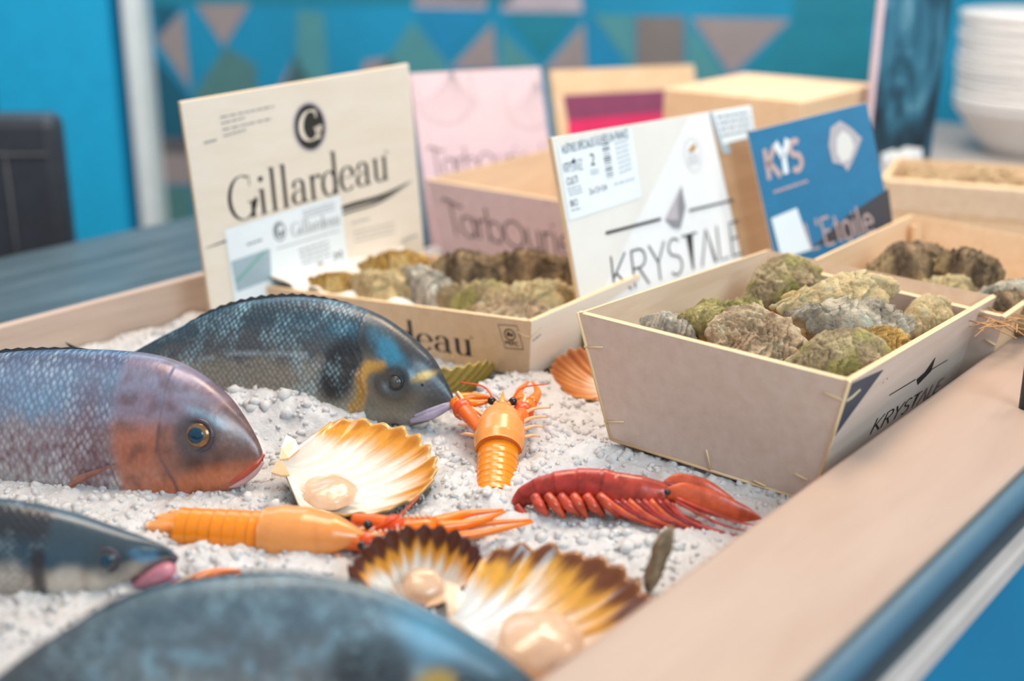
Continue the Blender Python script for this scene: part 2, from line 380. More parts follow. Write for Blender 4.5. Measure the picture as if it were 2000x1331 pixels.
# dark counter around the trough, left-hand and rear
TX0, TX1, TY0, TY1 = 0.12, 1.86, 0.355, 1.165
t = NT('dark_slate_counter'); t.set(Roughness=0.38)
v = t.coord((2, 16, 8), rot=(0, 0, 0)); f_ = t.noise(v, 2.2, 5, 0.6)
t.base(t.ramp(f_, [(0.3, srgb('3b484e')), (0.55, srgb('56656c')), (0.8, srgb('6f7d83'))])); M['slate'] = t.m
cnt = thing('display_counter', 'long serving counter with dark slate top and a teal front, holding the ice', 'counter', (0.9, 0.75, -0.9))
b = MB(); b.bx(-0.2, 2.75, TY1 + 0.013, 1.57, -0.05, 0.0); b.bx(TX1, 2.75, 0.246, TY1 + 0.013, -0.05, 0.0); b.build('counter_top', M['slate'], cnt, False)
b = MB(); b.bx(1.9, 2.75, 0.25, 1.15, 0.0005, 0.004); b.build('reflection_sheet', plain('warm_grey_reflection', srgb('a39a94'), 0.5, var=.05), cnt, False)  # thin sheet imitating the brownish reflection on the far counter top
b = MB(); b.bx(-0.15, 2.7, 0.25, 1.5, -0.9, -0.13); b.build('counter_body', M['gap_dark'], cnt, False)
b = MB(); b.bx(-0.2, 1.225, TY1, TY1 + 0.012, -0.10, 0.044); b.build('rear_board', M['wood_board'], cnt, False, 0.0012)
b = MB(); b.bx(TX0 - 0.3, 2.3, 0.246, TY0, -0.13, 0.057); b.build('front_ledge', M['ledge'], cnt, False, 0.004)
b = MB(); b.tube([(-0.2, 0.2375, 0.049), (1.0, 0.2375, 0.049), (2.3, 0.2375, 0.049)], 0.0088, 20); b.build('rail', M['steel_blue'], cnt)
b = MB(); b.bx(-0.2, 2.3, 0.232, 0.246, 0.022, 0.042); b.build('rail_gap_shade', M['gap_dark'], cnt, False)  # dark strip paints the shade in the gap below the rail
b = MB(); b.bx(-0.2, 2.3, 0.222, 0.246, 0.007, 0.024); b.build('trim_strip', M['cream_trim'], cnt, False, 0.002)
b = MB(); b.bx(-0.2, 2.3, 0.226, 0.25, -0.9, 0.007); b.build('front_panel', M['teal_panel'], cnt, False)
b = MB(); b.bx(-0.15, TX1, 0.35, TY1, -0.13, -0.06); b.build('trough_floor', M['gap_dark'], cnt, False)
p = at(2004, 800, 0.056); b = MB(); b.tube([(p[0], p[1], 0.056), (p[0], p[1], 0.125)], 0.006, 16)
b.build('glass_post', M['gap_dark'], cnt)

# chair beyond the counter
M['leather'] = plain('dark_grey_leather', srgb('3a3d44'), 0.42, var=0.12, scale=40)
M['black_metal'] = plain('black_metal', srgb('202226'), 0.4, 0.5)
pr = CAMP + ray(136, 400) * (1.98 / (ray(136, 400) @ HD)); cx = pr - RT * 0.23
ch = thing('chair', 'dark grey leather chair standing beyond the slate counter', 'chair', (cx[0], cx[1], -0.9))
def obx(b, c, r, f_, z0, z1, rr=RT, ff=HD): b.box(np.array([c[0], c[1], z0]) - rr * r - ff * f_, rr * 2 * r, ff * 2 * f_, UP * (z1 - z0))
b = MB(); obx(b, cx, 0.23, 0.03, -0.42, 0.145); bk = b.build('backrest', M['leather'], ch, False, 0.018)
b = MB(); b.tube([cx - RT * 0.22 - HD * 0.032 + UP * (0.11 - CH), cx + RT * 0.222 - HD * 0.032 + UP * (0.11 - CH)], 0.003, 6); 
for v_ in b.V: pass
b = MB(); q = np.array([cx[0], cx[1], 0.085]); b.tube([q - RT * 0.215 - HD * 0.031, q + RT * 0.215 - HD * 0.031], 0.003, 6); b.tube([q + RT * 0.15 - HD * 0.031, q + RT * 0.15 - HD * 0.031 - UP * 0.45], 0.003, 6); b.build('seam', M['leather'], bk)
b = MB(); obx(b, cx + HD * 0.22, 0.23, 0.22, -0.50, -0.42); b.build('seat', M['leather'], ch, False, 0.02)
for sx in (-1, 1):
    for sy in (0.02, 0.42):
        b = MB(); q = cx + RT * 0.2 * sx + HD * sy; b.tube([(q[0], q[1], -0.9), (q[0], q[1], -0.5)], 0.014, 10); b.build('leg', M['black_metal'], ch)

# ---------------------------------------------------------------- crates and lids
def rotm(a, tx, ty):
    ca, sa = math.cos(a), math.sin(a); Rz = np.array([[ca, -sa, 0], [sa, ca, 0], [0, 0, 1]])
    c, s = math.cos(tx), math.sin(tx); Rx = np.array([[1, 0, 0], [0, c, -s], [0, s, c]])
    c, s = math.cos(ty), math.sin(ty); return Rz @ np.array([[c, 0, s], [0, 1, 0], [-s, 0, c]]) @ Rx
def crate(name, label, q, mats, th=0.0045, group=None):
    x, y, z, a, tx, ty, bx, by, fx, fy, h = q; R = rotm(a, tx, ty); O = np.array([x, y, z]); c = {}
    for nm, sx, sy in (('FL', -1, 1), ('FR', -1, -1), ('BR', 1, -1), ('BL', 1, 1)):
        for lv, k in (('b', 0), ('t', 1)): c[nm + lv] = O + R @ np.array([sx * (bx / 2 + k * fx), sy * (by / 2 + k * fy), k * h])
    root = thing(name, label, 'crate', O, group); pl = {}
    for key, (p, q_) in {'front': ('FL', 'FR'), 'right': ('FR', 'BR'), 'back': ('BR', 'BL'), 'left': ('BL', 'FL')}.items():
        A, B, Cc, D = c[p + 'b'], c[q_ + 'b'], c[q_ + 't'], c[p + 't']
        P = Plane(A, B - A, D - A); pl[key] = P; n = P.n
        m = mats.get(key, mats['all']); V = [A, B, Cc, D] + [v - n * th for v in (A, B, Cc, D)]
        # sides meet at the corners; inner face, rim and outer face get their own wood
        mk('side_panel', V, [(0, 1, 2, 3), (7, 6, 5, 4), (3, 2, 6, 7), (0, 4, 5, 1), (1, 5, 6, 2), (0, 3, 7, 4)],
           [m, mats['in'], mats['edge']], root, False, mi=[0, 1, 2, 2, 2, 2])
    ins = [c[k + 'b'] for k in ('FL', 'FR', 'BR', 'BL')]; up = R @ UP
    mk('bottom_panel', [v + up * 0.001 for v in ins] + [v + up * 0.005 for v in ins], [(0, 1, 2, 3), (7, 6, 5, 4), (0, 4, 5, 1), (1, 5, 6, 2), (2, 6, 7, 3), (3, 7, 4, 0)], mats['in'], root, False)
    return root, pl, c, R
def staple(pl, pts, root, r=0.0009):
    q = pl.locs(pts); b = MB(); b.tube([pl.pt(a, b_, 0.0006) for a, b_ in q], r, 6); return b.build('staple', M['staple'], root)
def lidplane(q):
    x, y, z, yaw, lean, roll, w, h = q
    d = np.array([math.cos(yaw), math.sin(yaw), 0]); back = np.array([-math.sin(yaw), math.cos(yaw), 0])
    e2 = UP * math.cos(lean) + back * math.sin(lean); e1 = d * math.cos(roll) + e2 * math.sin(roll); e2 = e2 * math.cos(roll) - d * math.sin(roll)
    return Plane((x, y, z), e1, e2), w, h
def lid(name, label, cat, q, mat, edge, th=0.006, ext=0.0):
    P, w, h = lidplane(q); root = thing(name, label, cat, P.pt(w / 2, -ext))
    V = [P.pt(0, -ext), P.pt(w, -ext), P.pt(w, h), P.pt(0, h)]; V += [v - P.n * th for v in V]
    o = mk('board', V, [(0, 1, 2, 3), (7, 6, 5, 4), (3, 2, 6, 7), (0, 4, 5, 1), (1, 5, 6, 2), (0, 3, 7, 4)], [mat, edge], root, False, mi=[0, 1, 1, 1, 1, 1])
    bv = o.modifiers.new('bevel', 'BEVEL'); bv.width = 0.0008; bv.segments = 2
    return root, P, w, h
WM = dict(all=M['wood_grey'], front=M['wood_grey'], right=M['wood_grey'], edge=M['wood_edge'], **{'in': M['wood_pale']})
QK = (0.9914, 0.4825, 0.0, 0.0398, 0.034, 0.0562, 0.2975, 0.185, 0.0273, 0.0259, 0.1123)
QG = (0.9968, 0.9054, 0.0001, 0.0173, -0.0866, -0.0213, 0.1804, 0.3838, 0.0044, 0.0116, 0.058)
QT = (1.3799, 0.999, -0.0006, 0.0865, 0.018, 0.0133, 0.2788, 0.249, 0.016, 0.0171, 0.1033)
QE = (1.2771, 0.4520, 0.0, -0.0151, 0.0418, -0.021, 0.2388, 0.1713, 0.02, 0.02, 0.1)

# Krystale crate
kr, kp, kc, KR = crate('oyster_crate', 'grey-beige wooden crate of oysters nearest the ledge, dark triangle on its corner', QK, WM)
for pts in ([(1142, 677), (1178, 678)], [(1181, 823), (1219, 824)], [(1380, 878), (1384, 895), (1387, 917)], [(1608, 765), (1632, 775), (1651, 783)], [(1472, 938), (1496, 950)], [(1553, 925), (1578, 938)]):
    staple(kp['front'], pts, kr)
staple(kp['right'], [(1652, 783), (1664, 774), (1678, 761)], kr)
P = kp['front']
for A, B in (('FLb', 'FLt'), ('FRb', 'FRt'), ('FLb', 'FRb')):
    b = MB(); b.tube([kc[A] + P.n * .0003, kc[B] + P.n * .0003], .0013, 6); b.build('edge_strip', M['wood_edge'], kr)
i = Ink(kp['right']); i.poly([(1661, 750), (1725, 722), (1620, 866)]); tri = i.build('corner_triangle', M['ink_blue'], kr, False)
i = Ink(kp['right']); i.line([(1737, 772), (1788, 741)], 0.0012); i.line([(1812, 726), (1850, 703)], 0.0012); i.poly([(1827, 697), (1818, 725), (1792, 752), (1790, 741), (1806, 727)])
i.text(text2d('KRYSTALE', CAPS, .05, .09, True), (1697, 850), (1832, 765), (1712, 818), 1); i.build('lettering', M['ink'], kr, False)
# Krystale lid
KLQ = (0.9939, 0.7116, 0.0597, -0.0417, 0.265, -0.0233, 0.3701, 0.1758)
lr, lp, lw, lh = lid('crate_lid', 'white printed crate lid with long thin black capitals and grey crystal', 'sign', KLQ, M['lid_white'], M['wood_edge'], ext=0.05)
Ink(lp, .0002).poly([(1077, 269), (1346, 226), (1214, 492), (1160, 604), (1139, 608)]).build('beige_print', M['print_beige'], lr, False)
Ink(lp, .0002).poly([(1384, 220), (1467, 207), (1510, 489), (1449, 508)]).build('painted_shade_strip', M['shade_brown'], lr, False)  # brown polygon paints shade over the lid's right part
Ink(lp, .0004).poly([(1384, 220), (1402, 217), (1428, 300), (1412, 300)]).build('grey_stripe', M['print_slate'], lr, False)
Ink(lp, .0005).poly([(1391, 219), (1466, 207), (1475, 266), (1412, 282)]).build('corner_label', M['paper'], lr, False)
i = Ink(lp, .0008)
for k in range(4): i.words((1400 + k * 3, 232 + k * 12), (1462 + k * 3, 222 + k * 11), .0028, 5, k)
i.build('corner_label_print', M['ink_grey'], lr, False)
lb = Ink(lp, .0006).poly([(1089, 287), (1232, 250), (1252, 385), (1112, 431)]).build('label', M['paper'], lr, False)
i = Ink(lp, .0009); i.text(bfont('HUÎTRES SPÉCIALES ÉLEVÉES EN FRANCE'), (1097, 302), (1227, 268), (1094, 285), 1); i.text(text2d('KRYSTALE', CAPS, .06, .09, True), (1101, 338), (1139, 331), (1098, 321), 1)
i.line([(1099, 321), (1136, 310)], .0006); i.poly([(1119, 308), (1123, 316), (1119, 320), (1115, 317)]); i.build('label_print', M['ink_blue'], lb, False)
for tx_, p_, q_, t_ in (('2', (1152, 325), (1162, 322), (1149, 301)), ('CULTI', (1106, 363), (1128, 357), (1104, 348)), ('2x12=24', (1150, 381), (1185, 371), (1148, 369)), ('BIO', (1113, 405), (1128, 401), (1111, 392))): Ink(lp, .0009).text(bfont(tx_), p_, q_, t_, 1).build('label_print', M['ink'], lb, False)
i = Ink(lp, .0009)
for k, wd_ in enumerate((2, 1, 3, 1, 1, 2, 3, 2, 1, 1, 3, 1, 2, 1)):
    y0 = 281 + k * 4.9; x0 = 1174 + k * 0.75; i.poly([(x0, y0 + 4), (x0 + 14, y0 + .5), (x0 + 14, y0 + .5 - wd_), (x0, y0 + 4 - wd_)])
i.build('barcode', M['ink'], lb, False)
i = Ink(lp, .0009)
for k in range(7): i.words((1199 + k * 1.6, 283 + k * 9.5), (1226 + k * 1.4, 275 + k * 9), .0012, 4, k + 20)
i.build('label_print', M['ink_grey'], lb, False); i = Ink(lp, .0009)
for k in range(3): i.words((1107 + k * 2, 371 + k * 6), (1134 + k * 2, 364 + k * 6), .0010, 3, k + 40)
i.build('label_print', M['ink_grey'], lb, False); i = Ink(lp, .0009)
for k in range(2): i.words((1152 + k, 336 + k * 6), (1168 + k, 332 + k * 6), .0012, 2, k + 50)
i.words((1198, 362), (1238, 350), .0012, 3, 60); i.words((1115, 413), (1134, 408), .0012, 2, 61); i.build('label_print', M['ink_grey'], lb, False)
i = Ink(lp, .0008); i.text(text2d('KRYSTALE', CAPS, .04, .05, True), (1197, 577), (1452, 495), (1188, 502), 1); i.line([(1182, 456), (1290, 428)], .0032); i.line([(1345, 412), (1432, 391)], .0026)
i.build('lettering', M['ink'], lr, False)
Ink(lp, .0008).poly([(1330, 363), (1338, 405), (1325, 430), (1322, 400)]).poly([(1298, 429), (1325, 430), (1338, 405), (1328, 447), (1314, 446)]).build('crystal_emblem', M['ink_grey'], lr, False)
Ink(lp, .0007).poly([(1330, 363), (1322, 400), (1325, 430), (1298, 429)]).build('crystal_facet', M['ink_light'], lr, False)
i = Ink(lp, .0008); i.ring((1353, 303), 17, 32, .0007)
for k in range(4): i.words((1342 + k, 308 + k * 5), (1364 + k, 303 + k * 5), .0010, 3, k + 70)
i.build('seal', M['ink_light'], lr, False)
Ink(lp, .0009).poly([(1343, 297), (1350, 285), (1358, 281), (1357, 292), (1349, 298)]).build('seal_leaf', M['ink_gold'], lr, False)

# Gillardeau crate and lid
GM = dict(all=M['wood_warm'], edge=M['wood_edge'], right=M['lid_cream'], **{'in': M['wood_warm']})
gr, gp, gc, GR = crate('oyster_crate', 'low cream wooden crate of oysters behind the dark bream', QG, GM)
i = Ink(gp['front']); i.text(text2d('Gillardeau', SERIF, .035, .17), (609, 650), (928, 697), (601, 601), 1.7); i.ring((921, 660), 2.5, 2.5, .0004); i.build('lettering', M['ink'], gr, False)
i = Ink(gp['front']); i.line([(973, 634), (1010, 637)], .0006); i.line([(1010, 637), (1023, 683)], .0006); i.line([(1023, 683), (987, 680)], .0006); i.line([(987, 680), (973, 634)], .0006)
i.ring((996, 654), 10, 10, .0012); i.text(text2d('PEFC', CAPS, .1, .18, True), (988, 673), (1014, 676), (987, 666), 1); i.poly([(990, 652), (993, 647), (997, 652), (996, 657), (991, 657)]); i.poly([(997, 655), (1000, 650), (1003, 656), (999, 659)]); i.build('certification_mark', M['ink'], gr, False)
staple(gp['front'], [(1012, 648), (1022, 655), (1034, 658)], gr, .0006); staple(gp['right'], [(1036, 658), (1046, 650), (1057, 640)], gr, .0006); staple(gp['front'], [(884, 695), (886, 708)], gr, .0006)
i = Ink(gp['right']); i.words((1040, 668), (1056, 655), .0018, 2, 3); i.build('side_print', M['ink_grey'], gr, False)
GLQ = (0.8328, 1.0947, 0.03, -0.2233, 0.005, 0.0676, 0.2839, 0.2238)
gl, lp, lw, lh = lid('crate_lid', 'cream crate lid with tall black serif lettering and a round emblem', 'sign', GLQ, M['lid_cream'], M['wood_edge'], ext=0.035)
i = Ink(lp); i.text(text2d('Gillardeau', SERIF, .035, .16), (451, 436), (762, 349), (441, 352), 1.7); i.ring((754, 297), 3, 3, .0006)
i.line([(402, 485), (470, 462), (560, 445), (680, 403), (745, 384), (806, 352)], .0062, [.1, .5, .6, .9, .9, .05]); i.line([(560, 462), (672, 417), (740, 395), (802, 358)], .0030, [.2, .9, .9, .05]); i.build('lettering', M['ink'], gl, False)
Ink(lp, .0003).ring((605, 248), 33, 50).build('emblem_ring', M['ink_light'], gl, False)
Ink(lp, .0004).ring((605, 248), 29, 45).build('emblem_disc', M['ink'], gl, False)
Ink(lp, .0006).text(text2d('G', SERIF, .08, .26), (588, 279), (628, 268), (583, 222), 1.7).build('emblem_letter', M['lid_cream'], gl, False)
i = Ink(lp, .0006)
for k, (x1) in enumerate((535, 478, 531, 480)): i.words((430 + k * 2.2, 231 + k * 12), (x1, 209 + k * 12 + (x1 < 500) * 10), .0016, 7 if x1 > 500 else 4, k)
i.words((398, 281), (430, 273), .0018, 1, 5); i.build('small_print', M['ink_grey'], gl, False)
i = Ink(lp, .0006); i.words((686, 437), (722, 428), .0012, 6, 8)
for k in range(3): i.words((690 + k, 455 + k * 9), (770 + k, 436 + k * 9), .0010, 9, k + 10)
i.words((785, 473), (815, 461), .0022, 4, 15); i.build('small_print', M['ink_grey'], gl, False)
lb = Ink(lp, .0008).poly([(438, 449), (664, 380), (679, 520), (460, 602)]).build('label', M['paper'], gl, False)
i = Ink(lp, .0011); i.text(text2d('Gillardeau', SERIF, .06, .16), (570, 463), (664, 437), (567, 437), 1.7); i.ring((545, 452), 11, 18, .0016)
for k in range(3): i.words((590 + k, 415 + k * 6), (652 + k, 396 + k * 6), .0010, 8, k)
for k in range(4): i.words((583 + k * 2, 491 + k * 9), (640 + k * 2, 473 + k * 9), .0016, 5, k + 5)
i.line([(540, 486), (662, 450)], .0009); i.words((482, 480), (511, 470), .0024, 3, 9); i.build('label_print', M['ink_grey'], lb, False)
i = Ink(lp, .0011); i.text(text2d('G', SERIF, .12, .4), (540, 464), (552, 460), (537, 440), 1.7); i.build('label_print', M['ink'], lb, False)
i = Ink(lp, .0011); i.text(bfont('M'), (652, 512), (668, 506), (650, 494), 1); i.words((620, 520), (632, 516), .003, 2, 1); i.build('label_print', M['ink'], lb, False)
Ink(lp, .0010).poly([(450, 511), (526, 485), (530, 545), (462, 570)]).build('label_box', M['print_slate'], lb, False)
i = Ink(lp, .0012); i.line([(461, 550), (516, 490)], .0022); i.build('label_stripe', M['ink_green'], lb, False)

# Tarbouriech crate and lid
TMt = dict(all=M['wood_pink'], edge=M['wood_edge'], **{'in': M['wood_pale']})
tr, tp, tc, TR = crate('empty_crate', 'empty pink-printed wooden crate standing behind the low oyster crate', QT, TMt)
i = Ink(tp['front']); i.text(text2d('TarbOuriech', MONO, .09, .10, True), (880, 456), (1192, 519), (868, 391), 1.6); i.build('lettering', M['ink_taupe'], tr, False)
TLQ = (1.2643, 1.1566, -0.0115, -0.0048, 0.215, -0.0586, 0.2827, 0.2490)
tl, lp, lw, lh = lid('crate_lid', 'pale pink crate lid with faint line drawings, standing left of empty crate', 'sign', TLQ, M['lid_pinkish'], M['wood_pink'])
i = Ink(lp); i.text(text2d('TarbOuriech', MONO, .07, .085, True), (846, 345), (1080, 328), (838, 290), 1.6); i.build('lettering', M['ink_taupe'], tl, False)
i = Ink(lp)
for (cx_, cy_, sc) in ((862, 185, 1.0), (1030, 200, .9)):
    for k in range(9):
        a = math.radians(195 + k * 19); i.line([(cx_ + 20 * sc, cy_ - 45 * sc), (cx_ + 20 * sc + 40 * sc * math.cos(a) * .7, cy_ - 10 * sc - 35 * sc * math.sin(a) * .6), (cx_ + 15 * sc + 62 * sc * math.cos(a), cy_ + 10 * sc - 55 * sc * math.sin(a) * .9)], .0007)
    i.line([(cx_ - 50 * sc, cy_ - 20 * sc), (cx_ - 35 * sc, cy_ + 40 * sc), (cx_ + 20 * sc, cy_ + 58 * sc), (cx_ + 60 * sc, cy_ + 20 * sc), (cx_ + 55 * sc, cy_ - 40 * sc)], .0008)
i.build('line_drawing', M['ink_grey'], tl, False)

# maroon lid
MLQ = (1.6237, 1.2042, 0.05, -0.1679, 0.2524, -0.0473, 0.3377, 0.1556)
ml, lp, lw, lh = lid('crate_lid', 'bare wood crate lid with a maroon and magenta label, behind the others', 'sign', MLQ, M['wood_warm'], M['wood_edge'], th=0.012, ext=0.05)
Ink(lp, .0006).poly([(1099, 186), (1362, 172), (1370, 214), (1108, 236)]).build('maroon_band', M['maroon'], ml, False)
Ink(lp, .0006).poly([(1108, 236), (1370, 212), (1382, 300), (1112, 325)]).build('magenta_panel', M['magenta'], ml, False)

# L'Etoile crate and blue lid
er, ep, ec, ER = crate('oyster_crate', 'warm pale wooden crate of dark oysters at the right edge', QE, dict(all=M['wood_warm'], front=M['wood_grey'], edge=M['wood_edge'], **{'in': M['wood_warm']}))
b = MB(); v = ec['BLt'] * .93 + ec['FRt'] * .07; b.tube([ec['BLb'] * .96 + ec['FRb'] * .04 + UP * .006, v - UP * .006], .008, 3); b.build('corner_post', M['wood_warm'], er, False)
staple(ep['front'], [(1925, 663), (1945, 674)], er)
ELQ = (1.2884, 0.6565, 0.07, -0.9142, 0.1861, 0.246, 0.1369, 0.1403)
el, lp, lw, lh = lid('crate_lid', 'blue crate lid showing a pale oyster picture and white-pink initials', 'sign', ELQ, M['lid_blue'], M['wood_edge'], ext=0.05)
Ink(lp, .0003).poly([(1588, 482), (1650, 425), (1735, 368), (1744, 438), (1600, 480)]).build('dark_print', M['print_dark'], el, False)
i = Ink(lp, .0006); i.text(text2d('K', CAPS, .2, .22, True), (1500, 352), (1528, 343), (1490, 292), 1); i.text(text2d('S', CAPS, .2, .22, True), (1546, 336), (1570, 328), (1538, 279), 1); i.words((1512, 378), (1578, 356), .0030, 6, 3); i.build('lettering', M['ink_pink'], el, False)
i = Ink(lp, .0006); i.text(text2d("L'Etoile", CAPS, .05, .10, True), (1582, 490), (1712, 452), (1568, 437), 1); i.build('lettering', M['ink_pink'], el, False)
Ink(lp, .0008).text(text2d('Y', CAPS, .24, .26, True), (1522, 344), (1550, 335), (1512, 280), 1).build('letter', M['ink_white'], el, False)
Ink(lp, .0006).poly([(1640, 236), (1660, 248), (1683, 270), (1672, 300), (1662, 322), (1655, 335), (1646, 322), (1626, 318), (1618, 285), (1622, 250)]).build('oyster_picture', M['ink_light'], el, False)
Ink(lp, .0009).poly([(1645, 255), (1660, 265), (1668, 285), (1660, 310), (1645, 318), (1634, 300), (1634, 270)]).build('oyster_picture_flesh', M['print_beige'], el, False)
Ink(lp, .0009).poly([(1506, 427), (1556, 406), (1584, 488), (1526, 506)]).build('label', M['paper'], el, False)

# straw crate, dark marbled crate lid, pale box
QS = (1.737, 0.55, -0.01, -0.29, 0.0, 0.0, 0.14, 0.30, 0.012, 0.012, 0.11)
p0, p1 = at(1728, 350, .1), at(2000, 370, .1); dd = (p1 - p0) / np.linalg.norm(p1 - p0); nn = np.array([-dd[1], dd[0], 0.0]); nn = nn if nn[0] > 0 else -nn
mid = p0 + dd * 0.16 + nn * 0.085; QS = (mid[0], mid[1], -0.003, math.atan2(nn[1], nn[0]), 0, 0, .15, .31, .010, .010, .103)
sr, sp, sc_, SR = crate('straw_crate', 'pale wooden crate packed with straw behind the dark oysters', QS, dict(all=M['wood_warm'], edge=M['wood_edge'], **{'in': M['wood_warm']}), th=.008)
P = sp['front']; b = MB(); b.box(P.pt(-.004, .062, .0005), P.e1 * .33, P.e2 * .042, P.n * .006); b.build('front_rail', M['wood_pale'], sr, False, .002)
t = NT('straw'); t.set(Roughness=.7); t.base(t.ramp(t.noise(t.coord((1, 1, 1)), 60, 4), [(.3, srgb('b59670')), (.7, srgb('dcc39c'))])); M['straw'] = t.m
b = MB(); r = random.Random(5)
for k in range(420):
    u, v = r.uniform(-.07, .07), r.uniform(-.145, .145); a = r.uniform(0, 6.28); l_ = r.uniform(.02, .06); z = .085 + .014 * r.random() - .1 * abs(u) * .3
    u2, v2 = max(-.071, min(.071, u + l_ * math.cos(a))), max(-.146, min(.146, v + l_ * math.sin(a)))
    Q = [np.array(QS[:3]) + SR @ np.array(w_) for w_ in ((u, v, z), ((u + u2) / 2, (v + v2) / 2, z + r.uniform(.002, .012)), (u2, v2, z - .002))]
    b.tube(Q, .0011, 4)
Q = [np.array(QS[:3]) + SR @ np.array(w_) for w_ in ((-.072, -.15, .082), (.072, -.15, .082), (.072, .15, .082), (-.072, .15, .082), (-.07, -.148, .01), (.07, -.148, .01), (.07, .148, .01), (-.07, .148, .01))]
b.add(Q, [(0, 1, 2, 3), (0, 4, 5, 1), (1, 5, 6, 2), (2, 6, 7, 3), (3, 7, 4, 0)])
tag(b.build('straw', M['straw'], None), 'dry straw filling the pale crate at the right', 'straw', kind='stuff')
t = NT('dark_marbled_print'); t.set(Roughness=.3); v = t.coord((14, 14, 4)); w_ = t.noise(v, 1.4, 5, .6, 1.6)
t.base(t.ramp(w_, [(.36, srgb('0c2836')), (.5, srgb('1c4a60')), (.62, srgb('31708a')), (.76, srgb('86b4c4'))])); M['marble'] = t.m
base = at(1770, 330, .085); P = Plane(base - RT * .048, RT + HD * .1, UP)
a0 = P.loc(1697, 300); 
def quad_board(px4, th):
    q = P.locs(px4); V = [P.pt(*v) for v in q]; return V + [v - P.n * th for v in V]
V = quad_board([(1686, 322), (1815, 322), (1880, -140), (1733, -140)], .010)
dl = thing('crate_lid', 'tall dark blue marbled board standing upright beside the plates', 'sign', (V[0] + V[1]) / 2)
mk('board', V, [(0, 1, 2, 3), (7, 6, 5, 4), (3, 2, 6, 7), (0, 4, 5, 1), (1, 5, 6, 2), (0, 3, 7, 4)], [M['marble'], M['lid_pinkish']], dl, False, mi=[0, 1, 1, 1, 1, 1])
mk('edge_strip', [v + P.n * .0008 for v in (V[0], V[0] + P.e1 * .006, V[3] + P.e1 * .008, V[3])], [(0, 1, 2, 3)], M['lid_pinkish'], dl, False)
i = Ink(P, .0012); i.poly([(1720, 300), (1745, 291), (1752, 296), (1768, 286), (1800, 290), (1803, 321), (1722, 321)]); i.build('pale_base', M['paper'], dl, False)
b = MB(); b.bx(1.575, 1.81, .775, .993, 0.0, .2); bo = b.build('wooden_box', M['wood_warm'], None, False, .003)
tag(bo, 'plain pale wooden box behind the blue board, near the wall', 'box')

# plates
M['china'] = plain('white_china', srgb('e4dfda'), .3, var=.02); 
pc = CAMP + ray(2022, 270) * (2.42 / (ray(2022, 270) @ HD)); pz = 0.0
def lathe(prof, n=56):
    V = []; 
    for r_, z_ in prof:
        for j in range(n): a = 2 * math.pi * j / n; V.append((r_ * math.cos(a), r_ * math.sin(a), z_))
    return V, gridf(len(prof), n, cv=True)
V, Fc = lathe([(.001, .004), (.07, .004), (.078, .0), (.083, .003), (.11, .03), (.150, .085), (.153, .087), (.155, .112), (.152, .113), (.147, .088), (.108, .036), (.07, .012), (.001, .011)])
o = mk('bowl', V, Fc, M['china']); o.location = (pc[0], pc[1], pz); tag(o, 'white bowl at the bottom of the plate stack', 'bowl')
V, Fc = lathe([(.001, .003), (.08, .003), (.086, .0), (.09, .003), (.125, .006), (.153, .006), (.157, .008), (.157, .0195), (.153, .021), (.12, .014), (.085, .008), (.001, .007)])
z = .096; pm = None
for k in range(9):
    if pm is None: o = mk('plate', V, Fc, M['china']); pm = o
    else: o = pm.copy(); COL.objects.link(o)
    o.location = (pc[0] + random.uniform(-.003, .003), pc[1] + random.uniform(-.003, .003), z); z += .0185
    tag(o, ['lowest plate, resting on the bowl', 'second plate from the bottom', 'third plate from the bottom', 'fourth plate from the bottom', 'fifth plate from the bottom', 'sixth plate from the bottom', 'seventh plate from the bottom', 'eighth plate from the bottom', 'topmost plate'][k] + ' in the white stack at right', 'plate', 'white plates in the stack')

# ---------------------------------------------------------------- fish
def skin_mat(name, scale=(1 / .0052, 1 / .0042), sheen=(.35, .62, .72), amount=.5, rough=.40, metal=.18, bump=.6, rnd=.34):
    t = NT(name); t.set(Roughness=rough, Metallic=metal); t.b.inputs['Coat Weight'].default_value = .35; t.b.inputs['Coat Roughness'].default_value = .22
    a = t.n('ShaderNodeAttribute', attribute_name='Col'); u = t.n('ShaderNodeAttribute', attribute_name='Skin')
    mp0 = t.n('ShaderNodeMapping'); mp0.inputs['Scale'].default_value = (*scale, 0); t.l(u.outputs['Vector'], mp0.inputs['Vector'])
    mp = t.n('ShaderNodeMapping'); mp.inputs['Rotation'].default_value = (0, 0, math.pi / 4); t.l(mp0.outputs[0], mp.inputs['Vector'])
    vo = t.n('ShaderNodeTexVoronoi', feature='F1'); vo.inputs['Scale'].default_value = 1; vo.inputs['Randomness'].default_value = rnd; t.l(mp.outputs[0], vo.inputs['Vector'])
    sep = t.n('ShaderNodeSeparateXYZ'); t.l(u.outputs['Vector'], sep.inputs[0])       # z carries where scales grow
    cell = t.ramp(vo.outputs['Distance'], [(.12, (1,) * 3), (.62, (0,) * 3)])
    nz = t.noise(mp.outputs[0], .11, 6, .7); msk = t.ramp(nz, [(.49, (0,) * 3), (.66, (1,) * 3)])
    k = t.math('MULTIPLY', t.math('MULTIPLY', cell, msk), t.math('MULTIPLY', sep.outputs['Z'], amount))
    dark = t.mix(t.math('MULTIPLY', t.math('MULTIPLY', t.math('SUBTRACT', 1.0, cell), sep.outputs['Z']), .38), a.outputs['Color'], (.02, .025, .03))
    c = t.mix(k, dark, sheen); nf = t.noise(mp.outputs[0], 1.3, 4)
    t.base(t.mix(.3, c, t.ramp(nf, [(.3, (.3,) * 3), (.7, (.7,) * 3)]), 'OVERLAY'))
    h = t.math('ADD', t.math('MULTIPLY', t.math('MULTIPLY', cell, sep.outputs['Z']), 1.0), t.math('MULTIPLY', nf, .35)); t.bump(h, bump, .0008)
    return t.m
